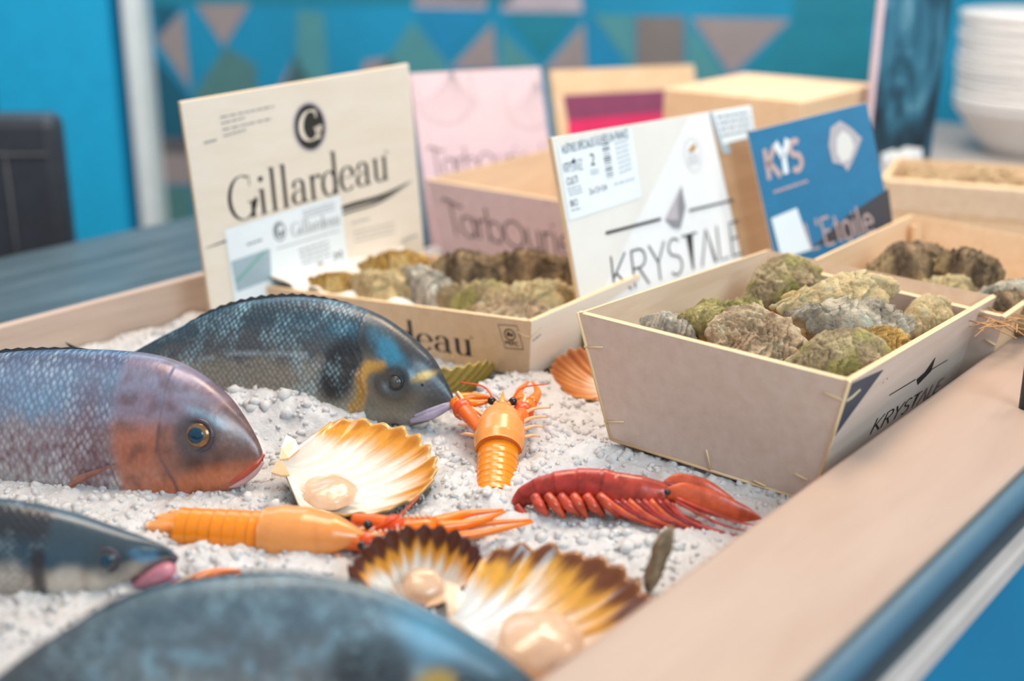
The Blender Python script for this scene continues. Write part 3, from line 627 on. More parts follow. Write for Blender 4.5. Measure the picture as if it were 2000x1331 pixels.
class Fish:
    def __init__(s, name, label, nose, tail, lean, top, bot, mat, colf, hw=.21, dispf=None, nS=300, nT=96, group=None):
        nose = np.array(nose); tail = np.array(tail); u = nose - tail; u /= np.linalg.norm(u)
        tw = np.cross(u, UP); tw /= np.linalg.norm(tw); w = UP * math.cos(lean) - tw * math.sin(lean)
        s.P = Plane(nose, u, w); P = s.P; s.root = thing(name, label, 'fish', nose, group)
        T = P.locs(top); B = P.locs(bot)
        s.x1 = max(T[:, 0].max(), B[:, 0].max()); s.x0 = min(T[:, 0].min(), B[:, 0].min())
        T = T[np.argsort(T[:, 0])]; B = B[np.argsort(B[:, 0])]
        tt = np.linspace(0, 1, nS); X = s.x0 + (s.x1 - s.x0) * (1 - (1 - tt) ** 1.7); X[-1] = s.x1 - 1e-5
        def sm(D):
            d = spline(D, 300); d = d[np.argsort(d[:, 0])]; return np.interp(X, d[:, 0], d[:, 1])
        zt, zb = sm(T), sm(B); zt = np.maximum(zt, zb + .001); s.X, s.zt, s.zb = X, zt, zb
        dep = (zt - zb).max(); hh = (zt - zb) / 2; c = (zt + zb) / 2
        prof = hw * dep * np.clip(hh / (dep / 2), 0, 1) ** .62
        dist = s.x1 - X; prof *= .45 + .55 * sstep(0, .32 * dep, dist)
        s.prof = prof; s.c = c; s.hh = hh
        V = np.zeros((nS, nT, 3)); Cc = np.zeros((nS, nT, 3)); S = np.zeros((nS, nT, 3))
        th = np.linspace(0, 2 * math.pi, nT, endpoint=False); sn = np.sin(th); cs = np.cos(th)
        yy = np.sign(sn) * np.abs(sn) ** .85
        for k in range(nS):
            z = c[k] + hh[k] * cs; y = prof[k] * yy; x = np.full(nT, X[k])
            if dispf is not None: y = y + np.sign(yy) * np.abs(sn) ** .5 * dispf(x, z)
            t_ = (z - zb[k]) / (zt[k] - zb[k]); V[k] = P.O + np.outer(x, P.e1) + np.outer(z, P.e2) + np.outer(y, P.n)
            Cc[k], m = colf(x, z, t_, yy); S[k] = np.stack([x, z, m], 1)
        V = V.reshape(-1, 3); n0 = len(V); Fc = gridf(nS, nT, cv=True, flip=True)
        Fc += [tuple(range(nT)), tuple(range((nS - 1) * nT, nS * nT))[::-1]]
        s.body = mk('body', V, Fc, mat, s.root, True, Cc.reshape(-1, 3), S.reshape(-1, 3))
    def surf(s, x, z):
        k = min(len(s.X) - 1, int(np.searchsorted(s.X, x))); cz = max(-1, min(1, (z - s.c[k]) / s.hh[k])); return s.prof[k] * math.sqrt(max(0, 1 - cz * cz)) ** .85
    def spx(s, px, py):
        a = s.P.loc(px, py, .02); 
        for _ in range(4): a = s.P.loc(px, py, s.surf(*a))
        return a
    def p3(s, px, py, off=0.0): a = s.spx(px, py); return s.P.pt(a[0], a[1], s.surf(*a) + off)
    def eye(s, px, py, rpx, mi, mp, ring=None):
        c = s.spx(px, py); r = np.linalg.norm(s.P.loc(px + rpx, py) - s.P.loc(px, py)); y = s.surf(*c); P = s.P
        # lid ring, iris, pupil
        for sd in (1, -1):
            q = P.pt(c[0], c[1], sd * (y - r * .30)); n = P.n * sd
            b = MB(); b.ell(q, [P.e1 * r, P.e2 * r * .95, n * r * .55], 12, 20); e = b.build('eye', mi, s.root)
            b = MB(); b.ell(q + n * r * .22, [P.e1 * r * .68, P.e2 * r * .66, n * r * .40], 10, 18); b.build('pupil', mp, e)
            if ring:
                b = MB(); A = np.linspace(0, 2 * math.pi, 25); b.tube([q + n * r * .18 + P.e1 * r * 1.05 * math.cos(a) + P.e2 * r * math.sin(a) for a in A], r * .16, 6, caps=False); b.build('eye_rim', ring, e)
        return s
    def tubepx(s, name, pts, r, mat, off=0.0, n=8, flat=1.0):
        q = spline([s.p3(x, y, off) for x, y in pts], 6 * len(pts)); b = MB(); R = np.interp(np.linspace(0, 1, len(q)), np.linspace(0, 1, len(r)), r) if not np.isscalar(r) else r
        b.tube(q, R, n, flat=flat); return b.build(name, mat, s.root)
    def dorsal(s, x0, x1, h, mat, n=44, spiky=.4):
        P = s.P; V = []; xs = np.linspace(x0, x1, n)
        for j, x in enumerate(xs):
            zt = np.interp(x, s.X, s.zt); e = math.sin(math.pi * j / (n - 1)) ** .5; hh = h * e * (1 - spiky * (j % 2))
            for sd in (1, -1): V += [P.pt(x, zt - .004, sd * .0013), P.pt(x - .004 * e, zt + hh, sd * .0003)]
        Fc = []
        for j in range(n - 1):
            a = 4 * j; Fc += [(a, a + 4, a + 5, a + 1), (a + 3, a + 7, a + 6, a + 2), (a + 1, a + 5, a + 7, a + 3)]
        return mk('dorsal_fin', V, Fc, mat, s.root, False)
    def tailfin(s, length, spread, mat):
        P = s.P; x = s.x0; c = s.c[0]; hw_ = s.hh[0]; V = []; n = 21
        for j in range(n):
            t = j / (n - 1) * 2 - 1; l_ = length * (.62 + .38 * abs(t) ** 1.3)
            for sd in (1, -1): V += [P.pt(x + .006, c + hw_ * t * .9, sd * .004), P.pt(x - l_, c + spread * t, sd * .0005)]
        Fc = []
        for j in range(n - 1):
            a = 4 * j; Fc += [(a, a + 4, a + 5, a + 1), (a + 3, a + 7, a + 6, a + 2), (a + 1, a + 5, a + 7, a + 3)]
        return mk('tail_fin', V, Fc, mat, s.root, False)
    def pectoral(s, px0, pxs, mat, off=.003):
        b = MB(); r0 = s.p3(*px0, .001); E = [s.p3(x, y, off) for x, y in pxs]; E = spline(E, 18)
        V = []; 
        for k, e in enumerate(E):
            for t in np.linspace(0, 1, 6): V.append(r0 + (e - r0) * t + s.P.n * (.0012 * (k % 2) + .004 * math.sin(math.pi * t)))
        n1 = len(V); V += [v - s.P.n * .0008 for v in V]; Fc = gridf(18, 6) + gridf(18, 6, off=n1, flip=True)
        return b.add(V, Fc).build('pectoral_fin', mat, s.root)
def ell_m(x, z, c, rx, rz, soft=.4, rot=0.0):
    dx, dz = x - c[0], z - c[1]; cr, sr_ = math.cos(rot), math.sin(rot); a = (dx * cr + dz * sr_) / rx; b_ = (-dx * sr_ + dz * cr) / rz
    return 1 - sstep(1 - soft, 1 + soft, np.sqrt(a * a + b_ * b_))
def seg_m(x, z, pts, w, soft=.5):
    d = np.full(np.shape(x), 9.0)
    for (a, b_) in zip(pts[:-1], pts[1:]):
        a = np.array(a); b_ = np.array(b_); v = b_ - a; t = np.clip(((x - a[0]) * v[0] + (z - a[1]) * v[1]) / (v @ v), 0, 1); d = np.minimum(d, np.hypot(x - a[0] - t * v[0], z - a[1] - t * v[1]))
    return 1 - sstep(w * (1 - soft), w * (1 + soft), d)
def nzv(x, z, s, seed=0.0): return np.array([mnoise.noise(Vector((a * s, b_ * s, seed))) for a, b_ in zip(np.ravel(x), np.ravel(z))]).reshape(np.shape(x))
def planef(nose, tail, lean):
    nose = np.array(nose); u = nose - np.array(tail); u /= np.linalg.norm(u); tw = np.cross(u, UP); tw /= np.linalg.norm(tw); return Plane(nose, u, UP * math.cos(lean) - tw * math.sin(lean))
M['eye_dark'] = plain('wet_pupil', (.012, .014, .016), .06, var=.02)
M['eye_dull'] = plain('dull_iris', srgb('4a4a48'), .2, var=.1, scale=200)
M['eye_gold'] = plain('brass_iris', srgb('8a6a48'), .15, .4, var=.2, scale=300)
M['eye_blue'] = plain('clear_blue_pupil', srgb('0a3c50'), .05, var=.05)
M['fin_dark'] = plain('dark_fin', srgb('2b3238'), .35, var=.3, scale=180)
M['fin_rose'] = plain('rosy_fin', srgb('b57866'), .4, var=.2, scale=180)
M['lip_mauve'] = plain('mauve_lip', srgb('a89aac'), .25, var=.15, scale=120)
M['lip_red'] = plain('red_lip', srgb('b5503c'), .25, var=.15, scale=120)
M['lip_pink'] = plain('pink_mouth', srgb('b87582'), .25, var=.2, scale=100)
M['lip_pale'] = plain('pale_rosy_lip', srgb('c9a3a0'), .25, var=.12, scale=120)
M['lip_dark'] = plain('dark_lip', srgb('4c434d'), .3, var=.15, scale=120)

# --- gilthead bream (dark, in the middle)
nB, tB, lB = at(885, 800, .022), at(250, 712, .034), .30
PB = planef(nB, tB, lB); gB = lambda x, y: PB.loc(x, y, .018)
bandB = [gB(*p) for p in [(748, 717), (725, 716), (709, 735), (711, 760), (703, 790), (690, 797)]]
patchB = gB(668, 722); goldB = gB(822, 737); gillB = [gB(*p) for p in [(700, 668), (712, 700), (708, 740), (716, 770), (700, 806)]]
latB = [gB(*p) for p in [(330, 715), (380, 706), (450, 692), (520, 688), (590, 690), (640, 702)]]
eyeB = gB(772, 747); foreB = gB(765, 695); mouthB = gB(800, 790)
gillX = lambda z: np.interp(z, [p[1] for p in gillB[::-1]], [p[0] for p in gillB[::-1]])
def colB(x, z, t, yy):
    c = np.zeros((len(x), 3)) + np.array(srgb('9b9282')); n = nzv(x, z, 60) * .5 + nzv(x, z, 160, 4) * .3
    c = mixc(c, srgb('c0b5a2'), sstep(.34, .08, t)); c = mixc(c, srgb('55585a'), sstep(.46, .66, t + n * .16)); c = mixc(c, srgb('2c4350'), sstep(.66, .86, t + n * .12))
    c = mixc(c, srgb('3b86a2'), .8 * sstep(.6, .8, t) * sstep(.94, .84, t) * sstep(-.2, -.06, x) * np.clip(.5 + n, 0, 1))
    head = sstep(-.003, .006, x - gillX(z)); c = mixc(c, srgb('6e6557'), head * .75); c = mixc(c, srgb('22282c'), head * sstep(.55, .75, t) * .9)
    c = mixc(c, srgb('2c3138'), head * sstep(-.045, -.015, x) * .8)
    c = mixc(c, srgb('2f86a6'), .8 * ell_m(x, z, foreB, .030, .009, .5, -.75) * np.clip(.75 + n, 0, 1))  # reflection of blue light on the forehead, painted into the skin
    c = mixc(c, srgb('15191f'), .93 * np.clip(ell_m(x, z, patchB, .017, .032, .35, -.25) * (1.0 + .4 * n), 0, 1))
    c = mixc(c, srgb('d09a3a'), .9 * np.clip(seg_m(x, z, bandB, .0050, .6) * (1.0 + n), 0, 1)); c = mixc(c, srgb('cfa53c'), .9 * np.clip(ell_m(x, z, goldB, .010, .0038, .6, .5) * (.9 + n), 0, 1))
    c = mixc(c, srgb('a9b9bd'), .6 * seg_m(x, z, latB, .0009, .6))
    c = mixc(c, srgb('262b30'), .75 * ell_m(x, z, eyeB, .020, .016, .4))
    return c, np.clip(1 - head * .85, 0, 1) * sstep(-.34, -.28, x)
def dispB(x, z):
    g = x - gillX(z); d = .0022 * np.exp(-np.clip(g, 0, 1) / .03) * sstep(-.0015, .001, g)
    e = np.hypot(x - eyeB[0], z - eyeB[1]); return d - .0022 * np.exp(-(e / .010) ** 2) + .0016 * np.exp(-((e - .013) / .004) ** 2)
fB = Fish('gilthead_bream', 'dark gilthead bream in the middle with a golden band behind its eye', nB, tB, lB,
  [(887, 788), (884, 772), (872, 745), (856, 715), (838, 690), (800, 655), (745, 617), (682, 593), (600, 580), (520, 583), (440, 601), (370, 632), (310, 662), (255, 692), (215, 712)],
  [(887, 790), (870, 806), (835, 824), (800, 832), (765, 830), (700, 838), (620, 850), (520, 850), (420, 826), (330, 784), (265, 745), (215, 732)], skin_mat('gilthead_skin', (1 / .0038, 1 / .0048), amount=.75, sheen=(.40, .68, .78)), colB, .21, dispB)
fB.eye(771, 747, 13.5, M['eye_dull'], M['eye_dull'], M['fin_dark'])
fB.tubepx('lower_lip', [(884, 790), (862, 800), (835, 812), (800, 822)], [.003, .0042, .005, .003], M['lip_mauve'], -.001)
fB.tubepx('upper_lip', [(886, 782), (866, 793), (836, 803), (808, 812)], [.002, .003, .003, .002], M['lip_mauve'], -.001)
fB.dorsal(-.27, -.105, .0030, M['fin_dark'], 34, .6); fB.tailfin(.05, .020, M['fin_dark'])
b = MB(); b.ell(fB.p3(823, 752, .0), [PB.e1 * .0022, PB.e2 * .0016, PB.n * .0008]); b.build('nostril', M['eye_dark'], fB.root)

# --- rosy porgy (left)
nA, tA, lA = at(510, 905, .02), at(-330, 800, .03), .30
PA = planef(nA, tA, lA); gA = lambda x, y: PA.loc(x, y, .02)
gillA = [gA(*p) for p in [(225, 800), (222, 830), (225, 870), (235, 920), (245, 975)]]; gillXA = lambda z: np.interp(z, [p[1] for p in gillA[::-1]], [p[0] for p in gillA[::-1]])
opA = [gA(*p) for p in [(322, 830), (318, 880), (345, 940), (352, 985)]]; eyeA = gA(385, 851); orgA = gA(285, 885); cheekA = gA(360, 900); headA = gA(430, 890); redA = gA(300, 790)
def colA(x, z, t, yy):
    c = np.zeros((len(x), 3)) + np.array(srgb('b5a8ac')); n = nzv(x, z, 45, 1) * .6 + nzv(x, z, 120, 5) * .4; n2 = nzv(x, z, 190, 8)
    c = mixc(c, srgb('cfcac8'), sstep(.45, .2, t)); c = mixc(c, srgb('7c4a52'), np.clip(.15 + n2 * 1.5, 0, .75) * sstep(.75, .45, t)); c = mixc(c, srgb('8aa0bd'), sstep(.52, .72, t + n * .06)); c = mixc(c, srgb('8fb2cf'), np.clip(n * 1.5 + .25, 0, .75) * sstep(.55, .66, t) * sstep(.93, .84, t)); c = mixc(c, srgb('62708e'), sstep(.86, .97, t))  # cyan highlight along the top is mottled into the back's colour
    head = sstep(-.004, .010, x - gillXA(z)); c = mixc(c, srgb('b5694a'), head * sstep(.70, .55, t) * .9); c = mixc(c, srgb('8a6a72'), head * sstep(.5, .7, t) * .5)
    c = mixc(c, srgb('8c5a60'), .6 * ell_m(x, z, gA(180, 890), .02, .06, .6))
    c = mixc(c, srgb('8d5d63'), .7 * np.clip(ell_m(x, z, redA, .03, .012, .6) * (.6 + n), 0, 1))
    fr = ell_m(x, z, headA, .042, .042, .45); c = mixc(c, srgb('6a514a'), .95 * fr); c = mixc(c, srgb('40302e'), .75 * ell_m(x, z, gA(405, 905), .013, .009, .6)); c = mixc(c, srgb('4a3a3a'), .6 * ell_m(x, z, gA(445, 820), .008, .004, .6)); c = mixc(c, srgb('5a3a34'), np.clip(nzv(x, z, 80, 21) * 1.4, 0, .5) * head); c = mixc(c, srgb('b98a7a'), .5 * fr * np.clip(n * 1.6, 0, 1))
    c = mixc(c, srgb('c06a40'), .8 * ell_m(x, z, gA(385, 950), .05, .012, .6, .35))
    c = mixc(c, srgb('6c4b4c'), .7 * seg_m(x, z, opA, .0018, .7)); c = mixc(c, srgb('9cc4d8'), .55 * ell_m(x, z, gA(400, 815), .016, .004, .6, -.4)); c = mixc(c, srgb('3b3c44'), .7 * ell_m(x, z, eyeA, .0165, .0165, .3))  # pale cyan ellipse paints the highlight streak above the eye
    return c, np.clip(1 - head * .9, 0, 1)
def dispA(x, z):
    g = x - gillXA(z); d = .0016 * np.exp(-np.clip(g, 0, 1) / .03) * sstep(-.0015, .0012, g); o = x - np.interp(z, [p[1] for p in opA[::-1]], [p[0] for p in opA[::-1]]); d = d + .0018 * np.exp(-np.clip(o, 0, 1) / .03) * sstep(-.001, .001, o)
    e = np.hypot(x - eyeA[0], z - eyeA[1]); return d - .002 * np.exp(-(e / .012) ** 2)
fA = Fish('red_porgy', 'rosy lilac porgy with a bright blue eye, cut off by the left edge', nA, tA, lA,
  [(514, 898), (512, 884), (503, 860), (480, 820), (445, 775), (400, 737), (350, 708), (290, 691), (200, 683), (100, 683), (0, 690), (-100, 712), (-200, 748), (-290, 790), (-340, 800)],
  [(514, 900), (500, 926), (470, 948), (430, 970), (380, 985), (300, 1010), (200, 1025), (100, 1020), (0, 1000), (-100, 970), (-200, 925), (-290, 870), (-340, 850)],
  skin_mat('porgy_skin', (1 / .0042, 1 / .0062), (.70, .80, .86), .50, .34, .12, .8, .5), colA, .22, dispA)
fA.eye(384, 851, 27, M['eye_gold'], M['eye_blue'], M['lip_dark'])
fA.tubepx('lower_lip', [(510, 902), (492, 925), (462, 945), (438, 952)], [.0022, .0034, .0034, .0015], M['lip_pale'], -.002)
fA.tubepx('upper_lip', [(512, 888), (498, 908), (470, 930), (445, 943)], [.0016, .0030, .0032, .0015], M['lip_red'], -.001)
fA.dorsal(-.32, -.16, .0025, M['fin_dark'], 30, .5); fA.tailfin(.08, .06, M['fin_rose'])
fA.pectoral((232, 905), [(60, 1000), (100, 975), (130, 955), (150, 930)], M['fin_rose'])

# --- sea bass (lower left)
nC, tC, lC = at(345, 1110, .012), at(-560, 1070, .02), .22
PC = planef(nC, tC, lC); gC = lambda x, y: PC.loc(x, y, .018)
gillC = [gC(*p) for p in [(88, 1060), (82, 1090), (88, 1130), (100, 1190)]]; gillXC = lambda z: np.interp(z, [p[1] for p in gillC[::-1]], [p[0] for p in gillC[::-1]]); eyeC = gC(208, 1095)
preC = [gC(*p) for p in [(75, 1085), (76, 1120), (80, 1165)]]
def colC(x, z, t, yy):
    c = np.zeros((len(x), 3)) + np.array(srgb('c3b8aa')); n = nzv(x, z, 50, 2) * .6 + nzv(x, z, 130, 5) * .4
    c = mixc(c, srgb('9b8674'), np.clip(.3 + n, 0, .7)); c = mixc(c, srgb('2c4a5a'), sstep(.42, .60, t + n * .08)); c = mixc(c, srgb('34363a'), sstep(.66, .84, t))
    head = sstep(-.003, .006, x - gillXC(z)); c = mixc(c, srgb('3c5560'), head * sstep(.45, .6, t) * .6); c = mixc(c, srgb('241c22'), .85 * seg_m(x, z, preC, .0045, .6)); c = mixc(c, srgb('23303a'), head * sstep(-.035, -.01, x) * .7)
    c = mixc(c, srgb('5a8fb0'), .75 * seg_m(x, z, [gC(250, 1088), gC(268, 1100), gC(288, 1098)], .003, .8)); c = mixc(c, srgb('3a464c'), .7 * ell_m(x, z, eyeC, .016, .014, .4))
    return c, np.clip(1 - head * .9, 0, 1)
fC = Fish('sea_bass', 'dark-backed sea bass with an open pink mouth at lower left', nC, tC, lC,
  [(343, 1085), (332, 1072), (300, 1058), (250, 1040), (150, 1005), (60, 984), (0, 975), (-150, 962), (-300, 975), (-450, 1015), (-560, 1045)],
  [(343, 1090), (305, 1108), (265, 1128), (240, 1148), (215, 1166), (160, 1188), (100, 1205), (40, 1210), (0, 1208), (-150, 1205), (-300, 1180), (-450, 1125), (-560, 1095)], skin_mat('bass_skin', (1 / .004, 1 / .0035), (.7, .8, .85), .4, .3, .2), colC, .24, None, 240, 72)
fC.eye(208, 1096, 22, M['eye_dull'], M['eye_blue'], M['lip_dark'])
# gaping lower jaw
P = PC; q = [fC.p3(238, 1166, -.004), fC.p3(275, 1143, -.005), P.pt(*P.loc(318, 1117), .003), P.pt(*P.loc(344, 1106), .003)]
b = MB(); b.tube(spline(q, 14), np.interp(np.linspace(0, 1, 14), [0, .5, .9, 1], [.013, .012, .009, .005]), 12, flat=.6); b.build('lower_jaw', M['lip_pink'], fC.root)
q = [P.pt(*P.loc(300, 1150), .006), P.pt(*P.loc(328, 1135), .005), P.pt(*P.loc(350, 1122), .003)]; b = MB(); b.tube(spline(q, 8), np.linspace(.007, .005, 8), 8); b.build('jaw_tip', M['lip_mauve'], fC.root)
fC.tubepx('upper_lip', [(342, 1088), (325, 1104), (290, 1122), (255, 1138)], [.003, .004, .004, .002], M['lip_dark'], -.001)
fC.dorsal(-.3, -.17, .003, M['fin_dark'], 30, .4); fC.tailfin(.07, .06, M['fin_dark'])

# --- foreground bream
nD, tD, lD = at(1095, 1405, -.002), at(-170, 1440, .012), .26
PD = planef(nD, tD, lD); gD = lambda x, y: PD.loc(x, y, .02); patchD = gD(722, 1318); brD = gD(880, 1270); eyeD = gD(905, 1345)
def colD(x, z, t, yy):
    c = np.zeros((len(x), 3)) + np.array(srgb('9a9b96')); n = nzv(x, z, 70, 3) * .6 + nzv(x, z, 150, 6) * .5; n2 = nzv(x, z, 95, 12)
    c = mixc(c, srgb('6a7378'), sstep(.45, .7, t + n * .15)); c = mixc(c, srgb('566c76'), sstep(.70, .9, t + n * .1))
    c = mixc(c, srgb('87a8b4'), np.clip(n2 * 2.2 - .1, 0, .85) * sstep(.95, .75, t)); c = mixc(c, srgb('4b4f50'), sstep(-.22, -.30, x) * .8)
    c = mixc(c, srgb('2f86a6'), .6 * ell_m(x, z, brD, .036, .016, .6, -.6)); c = mixc(c, srgb('3a525e'), sstep(-.085, -.05, x) * .5)
    c = mixc(c, srgb('14222a'), .9 * ell_m(x, z, patchD, .022, .026, .45)); c = mixc(c, srgb('2a3c46'), .7 * ell_m(x, z, eyeD, .02, .016, .4)); c = mixc(c, srgb('c9a040'), .85 * ell_m(x, z, gD(852, 1345), .012, .010, .5))
    return c, sstep(-.085, -.11, x)
fD = Fish('gilthead_bream', 'large blue-grey bream in the foreground, filling the bottom edge', nD, tD, lD,
  [(1098, 1398), (1080, 1368), (1045, 1330), (1000, 1293), (930, 1245), (850, 1198), (760, 1158), (660, 1131), (560, 1120), (450, 1125), (330, 1143), (250, 1167), (150, 1216), (60, 1272), (0, 1318), (-90, 1385), (-170, 1425)],
  [(1098, 1400), (1060, 1430), (1000, 1455), (900, 1480), (780, 1515), (640, 1545), (500, 1550), (350, 1540), (200, 1512), (60, 1478), (-60, 1455), (-170, 1450)], skin_mat('foreground_bream_skin', (1 / .006, 1 / .005), (.55, .78, .86), .5, .46, .1), colD, .20, None, 240, 72)
fD.eye(905, 1350, 22, M['eye_dull'], M['eye_dark'], M['fin_dark']); fD.dorsal(-.27, -.12, .002, M['fin_dark'], 30, .4); fD.tailfin(.06, .05, M['fin_dark'])
fD.tubepx('lower_lip', [(1092, 1404), (1060, 1420), (1025, 1432)], [.003, .0045, .003], M['lip_mauve'], -.001)

# ---------------------------------------------------------------- scallops
M['shell'] = vcol('glossy_scallop_shell', .16, 240, .12, .08, .0006)
M['shell_out'] = vcol('scallop_outside', .5, 260, .35, .4, .001)
t = NT('scallop_flesh'); t.set(Roughness=.14); t.b.inputs['Subsurface Weight'].default_value = .35; t.b.inputs['Subsurface Radius'].default_value = (.01, .006, .004); t.b.inputs['Subsurface Scale'].default_value = .6
t.base(t.ramp(t.noise(t.coord(), 70, 4), [(.3, srgb('cfa685')), (.7, srgb('dfbd9f'))])); t.bump(t.noise(t.coord(), 110, 3), .15, .002); M['flesh'] = t.m
def frame_from(p_h, p_m, side):
    """hinge point, margin point and a rough up vector -> rotation columns"""
    x = np.array(p_m) - np.array(p_h); x /= np.linalg.norm(x); z = np.array(side, float); z -= x * (z @ x); z /= np.linalg.norm(z); return np.stack([x, np.cross(z, x), z], 1)
def scallop(label, hinge, margin, upv, wide, depth, pal, seed, meat=None, ribs=15, phimax=68, group=None):
    h = np.array(hinge); Lh = np.linalg.norm(np.array(margin) - h); R = frame_from(hinge, margin, upv); root = thing('scallop_shell', label, 'shell', h, group)
    nt, np_ = 34, 150; pm = math.radians(phimax); V = np.zeros((nt, np_, 3)); C1 = np.zeros((nt, np_, 3)); rr = random.Random(seed)
    ph = np.linspace(-pm, pm, np_); lum = np.array([mnoise.noise(Vector((p * 7, seed, 0))) for p in ph]); fine = np.array([mnoise.noise(Vector((p * 40, seed, 3))) for p in ph])
    rib = np.cos(ph / (2 * pm) * ribs * 2 * math.pi)
    for a in range(nt):
        t_ = a / (nt - 1); tt = t_ ** .8; rad = Lh * np.cos(ph) ** .5 * (1 + .012 * rib + .02 * lum) * tt
        edge = np.maximum(0, 1 - np.abs(ph / pm) ** 2.4)
        z = -depth * np.sin(math.pi * min(1, tt * .97 + .03) ** .85) ** .9 * edge ** .7 + rib * .0018 * tt * (edge ** .3) + .004 * lum * tt
        V[a] = np.stack([rad * np.cos(ph), rad * np.sin(ph) * wide, z], 1)
        c = np.zeros((np_, 3)) + np.array(pal['in']); o = sstep(pal.get('o0', .55), pal.get('o1', .85), tt + .22 * lum + .10 * fine + .04 * rib + pal.get('side', 0) * ph / pm)
        c = mixc(c, pal['mid'], o); c = mixc(c, pal['rim'], sstep(pal.get('r0', .82), pal.get('r1', .98), tt + .10 * lum + .05 * fine + .05 * rib)); c = mixc(c, pal['edge'], sstep(.965, 1.0, tt) * .7); C1[a] = c
    n1 = nt * np_; Vi = V.reshape(-1, 3); Vo = Vi + np.array([0, 0, -.0022]); ear = []
    world = lambda A: h + A @ R.T
    Vall = np.vstack([world(Vi), world(Vo)]); Fc = gridf(nt, np_) ; mi = [0] * len(Fc); fo = gridf(nt, np_, off=n1, flip=True); Fc += fo; mi += [1] * len(fo)
    rimf = []
    for j in range(np_ - 1): k = (nt - 1) * np_ + j; rimf.append((k, k + n1, k + 1 + n1, k + 1))
    for a in range(nt - 1):
        k = a * np_; rimf.append((k, k + n1, k + np_ + n1, k + np_)); k += np_ - 1; rimf.append((k, k + np_, k + np_ + n1, k + n1))
    Fc += rimf; mi += [0] * len(rimf); Co = mixc(np.zeros((n1, 3)) + np.array(pal.get('out', srgb('8a6a3a'))), srgb('4a3a20'), np.clip(.3 + .5 * np.tile(rib, nt), 0, 1) * .6)
    sh = mk('valve', Vall, Fc, [M['shell'], M['shell_out']], root, True, np.vstack([C1.reshape(-1, 3), Co]), mi=mi)
    for sg in (-1, 1):
        e = [(-.001, 0, .001), (-.002, sg * Lh * .12 * wide, .004), (-.001, sg * Lh * .25 * wide, .007), (Lh * .05, sg * Lh * .24 * wide, .004), (Lh * .09, sg * Lh * .17 * wide, .0), (Lh * .04, sg * Lh * .05, -.001)]
        e = np.array(e); A = np.vstack([world(e), world(e - [0, 0, .002])]); k = len(e)
        f = [tuple(range(k)), tuple(range(k, 2 * k))[::-1]] + [(q, q + k, (q + 1) % k + k, (q + 1) % k) for q in range(k)]
        mk('ear', A, f, M['shell'], root, False, np.zeros((2 * k, 3)) + np.array(mixc(np.array([pal['mid']]), pal['in'], np.array([.4]))[0]))
    if meat:
        mx, my, ms, mz = meat; b = MB(); V = []
        for i_ in range(17):
            th = math.pi * i_ / 16
            for j in range(28):
                p = 2 * math.pi * j / 28; d = Vector((math.sin(th) * math.cos(p), math.sin(th) * math.sin(p), math.cos(th))); k = 1 + .16 * mnoise.noise(d * 1.6 + Vector((seed, 0, 0)))
                V.append((mx * Lh + d.x * ms * Lh * k, my * Lh + d.y * ms * Lh * 1.05 * k, mz + d.z * ms * Lh * .42 * k))
        b.add(world(np.array(V)), gridf(17, 28, cv=True)); b.build('meat', M['flesh'], root)
    SHELLS.append((h + R[:, 0] * Lh * .5, Lh * .52, depth)); return root
SHELLS = []
WHITE = np.array(srgb('e4dbcd'))
PAL1 = dict([('in', WHITE), ('mid', srgb('d9922f')), ('rim', srgb('b8701c')), ('edge', srgb('d9b26a')), ('o0', .72), ('o1', .96), ('r0', .90), ('side', .10), ('out', srgb('a58a4a'))])
PAL2 = dict([('in', WHITE), ('mid', srgb('e0962e')), ('rim', srgb('5a2f22')), ('edge', srgb('4a2a22')), ('o0', .62), ('o1', .80), ('r0', .80), ('r1', .88), ('out', srgb('9a7a3a'))])
PAL3 = dict([('in', srgb('e6e4e0')), ('mid', srgb('d69a3c')), ('rim', srgb('6a3a1e')), ('edge', srgb('a86a2a')), ('o0', .48), ('o1', .85), ('r0', .80), ('r1', .93), ('side', .12), ('out', srgb('a0803a'))])
PAL4 = dict([('in', srgb('f0dcc4')), ('mid', srgb('d08a4a')), ('rim', srgb('b0642e')), ('edge', srgb('d9a060')), ('o0', .25), ('o1', .7), ('r0', .7), ('out', srgb('b8934a'))])
tocam = lambda p: (CAMP - p) / np.linalg.norm(CAMP - p)
def upmix(p, k): return UP * (1 - k) + tocam(p) * k
h1, m1 = at(548, 900, .022), at(852, 918, .016)
scallop('open scallop with white meat and orange rim, beside the porgy\'s mouth', h1, m1, upmix(h1, .12), .94, .030, PAL1, 3.3, (.34, -.14, .17, -.016))
h2, m2 = at(828, 1185, -.004), at(796, 1030, .030)
scallop('scallop with a dark brown scalloped rim, in front of the horizontal langoustine', h2, m2, upmix(h2, .38), 1.22, .024, PAL2, 9.1, (.30, -.05, .22, -.006))
h3, m3 = at(880, 1204, .012), at(1264, 1172, .012)
scallop('large blurred scallop with a brown and yellow rim, nearest the ledge', h3, m3, upmix(h3, .18), .84, .030, PAL3, 5.7, (.42, -.16, .22, -.010))
h4, m4 = at(1215, 745, .012), at(1078, 712, .022)
scallop('small orange scallop half hidden behind the grey-beige crate', h4, m4, upmix(h4, .35), .80, .016, PAL4, 2.2)
h5, m5 = at(800, 748, .012), at(962, 716, .016)
PAL5 = dict([('in', srgb('d9c190')), ('mid', srgb('a8903e')), ('rim', srgb('7a6a2a')), ('edge', srgb('b89a50')), ('out', srgb('a98f3e'))])
scallop('olive-yellow scallop shell seen edge-on beyond the dark bream\'s nose', h5, m5, UP * 1.0 + HD * .75, .62, .022, PAL5, 8.8)

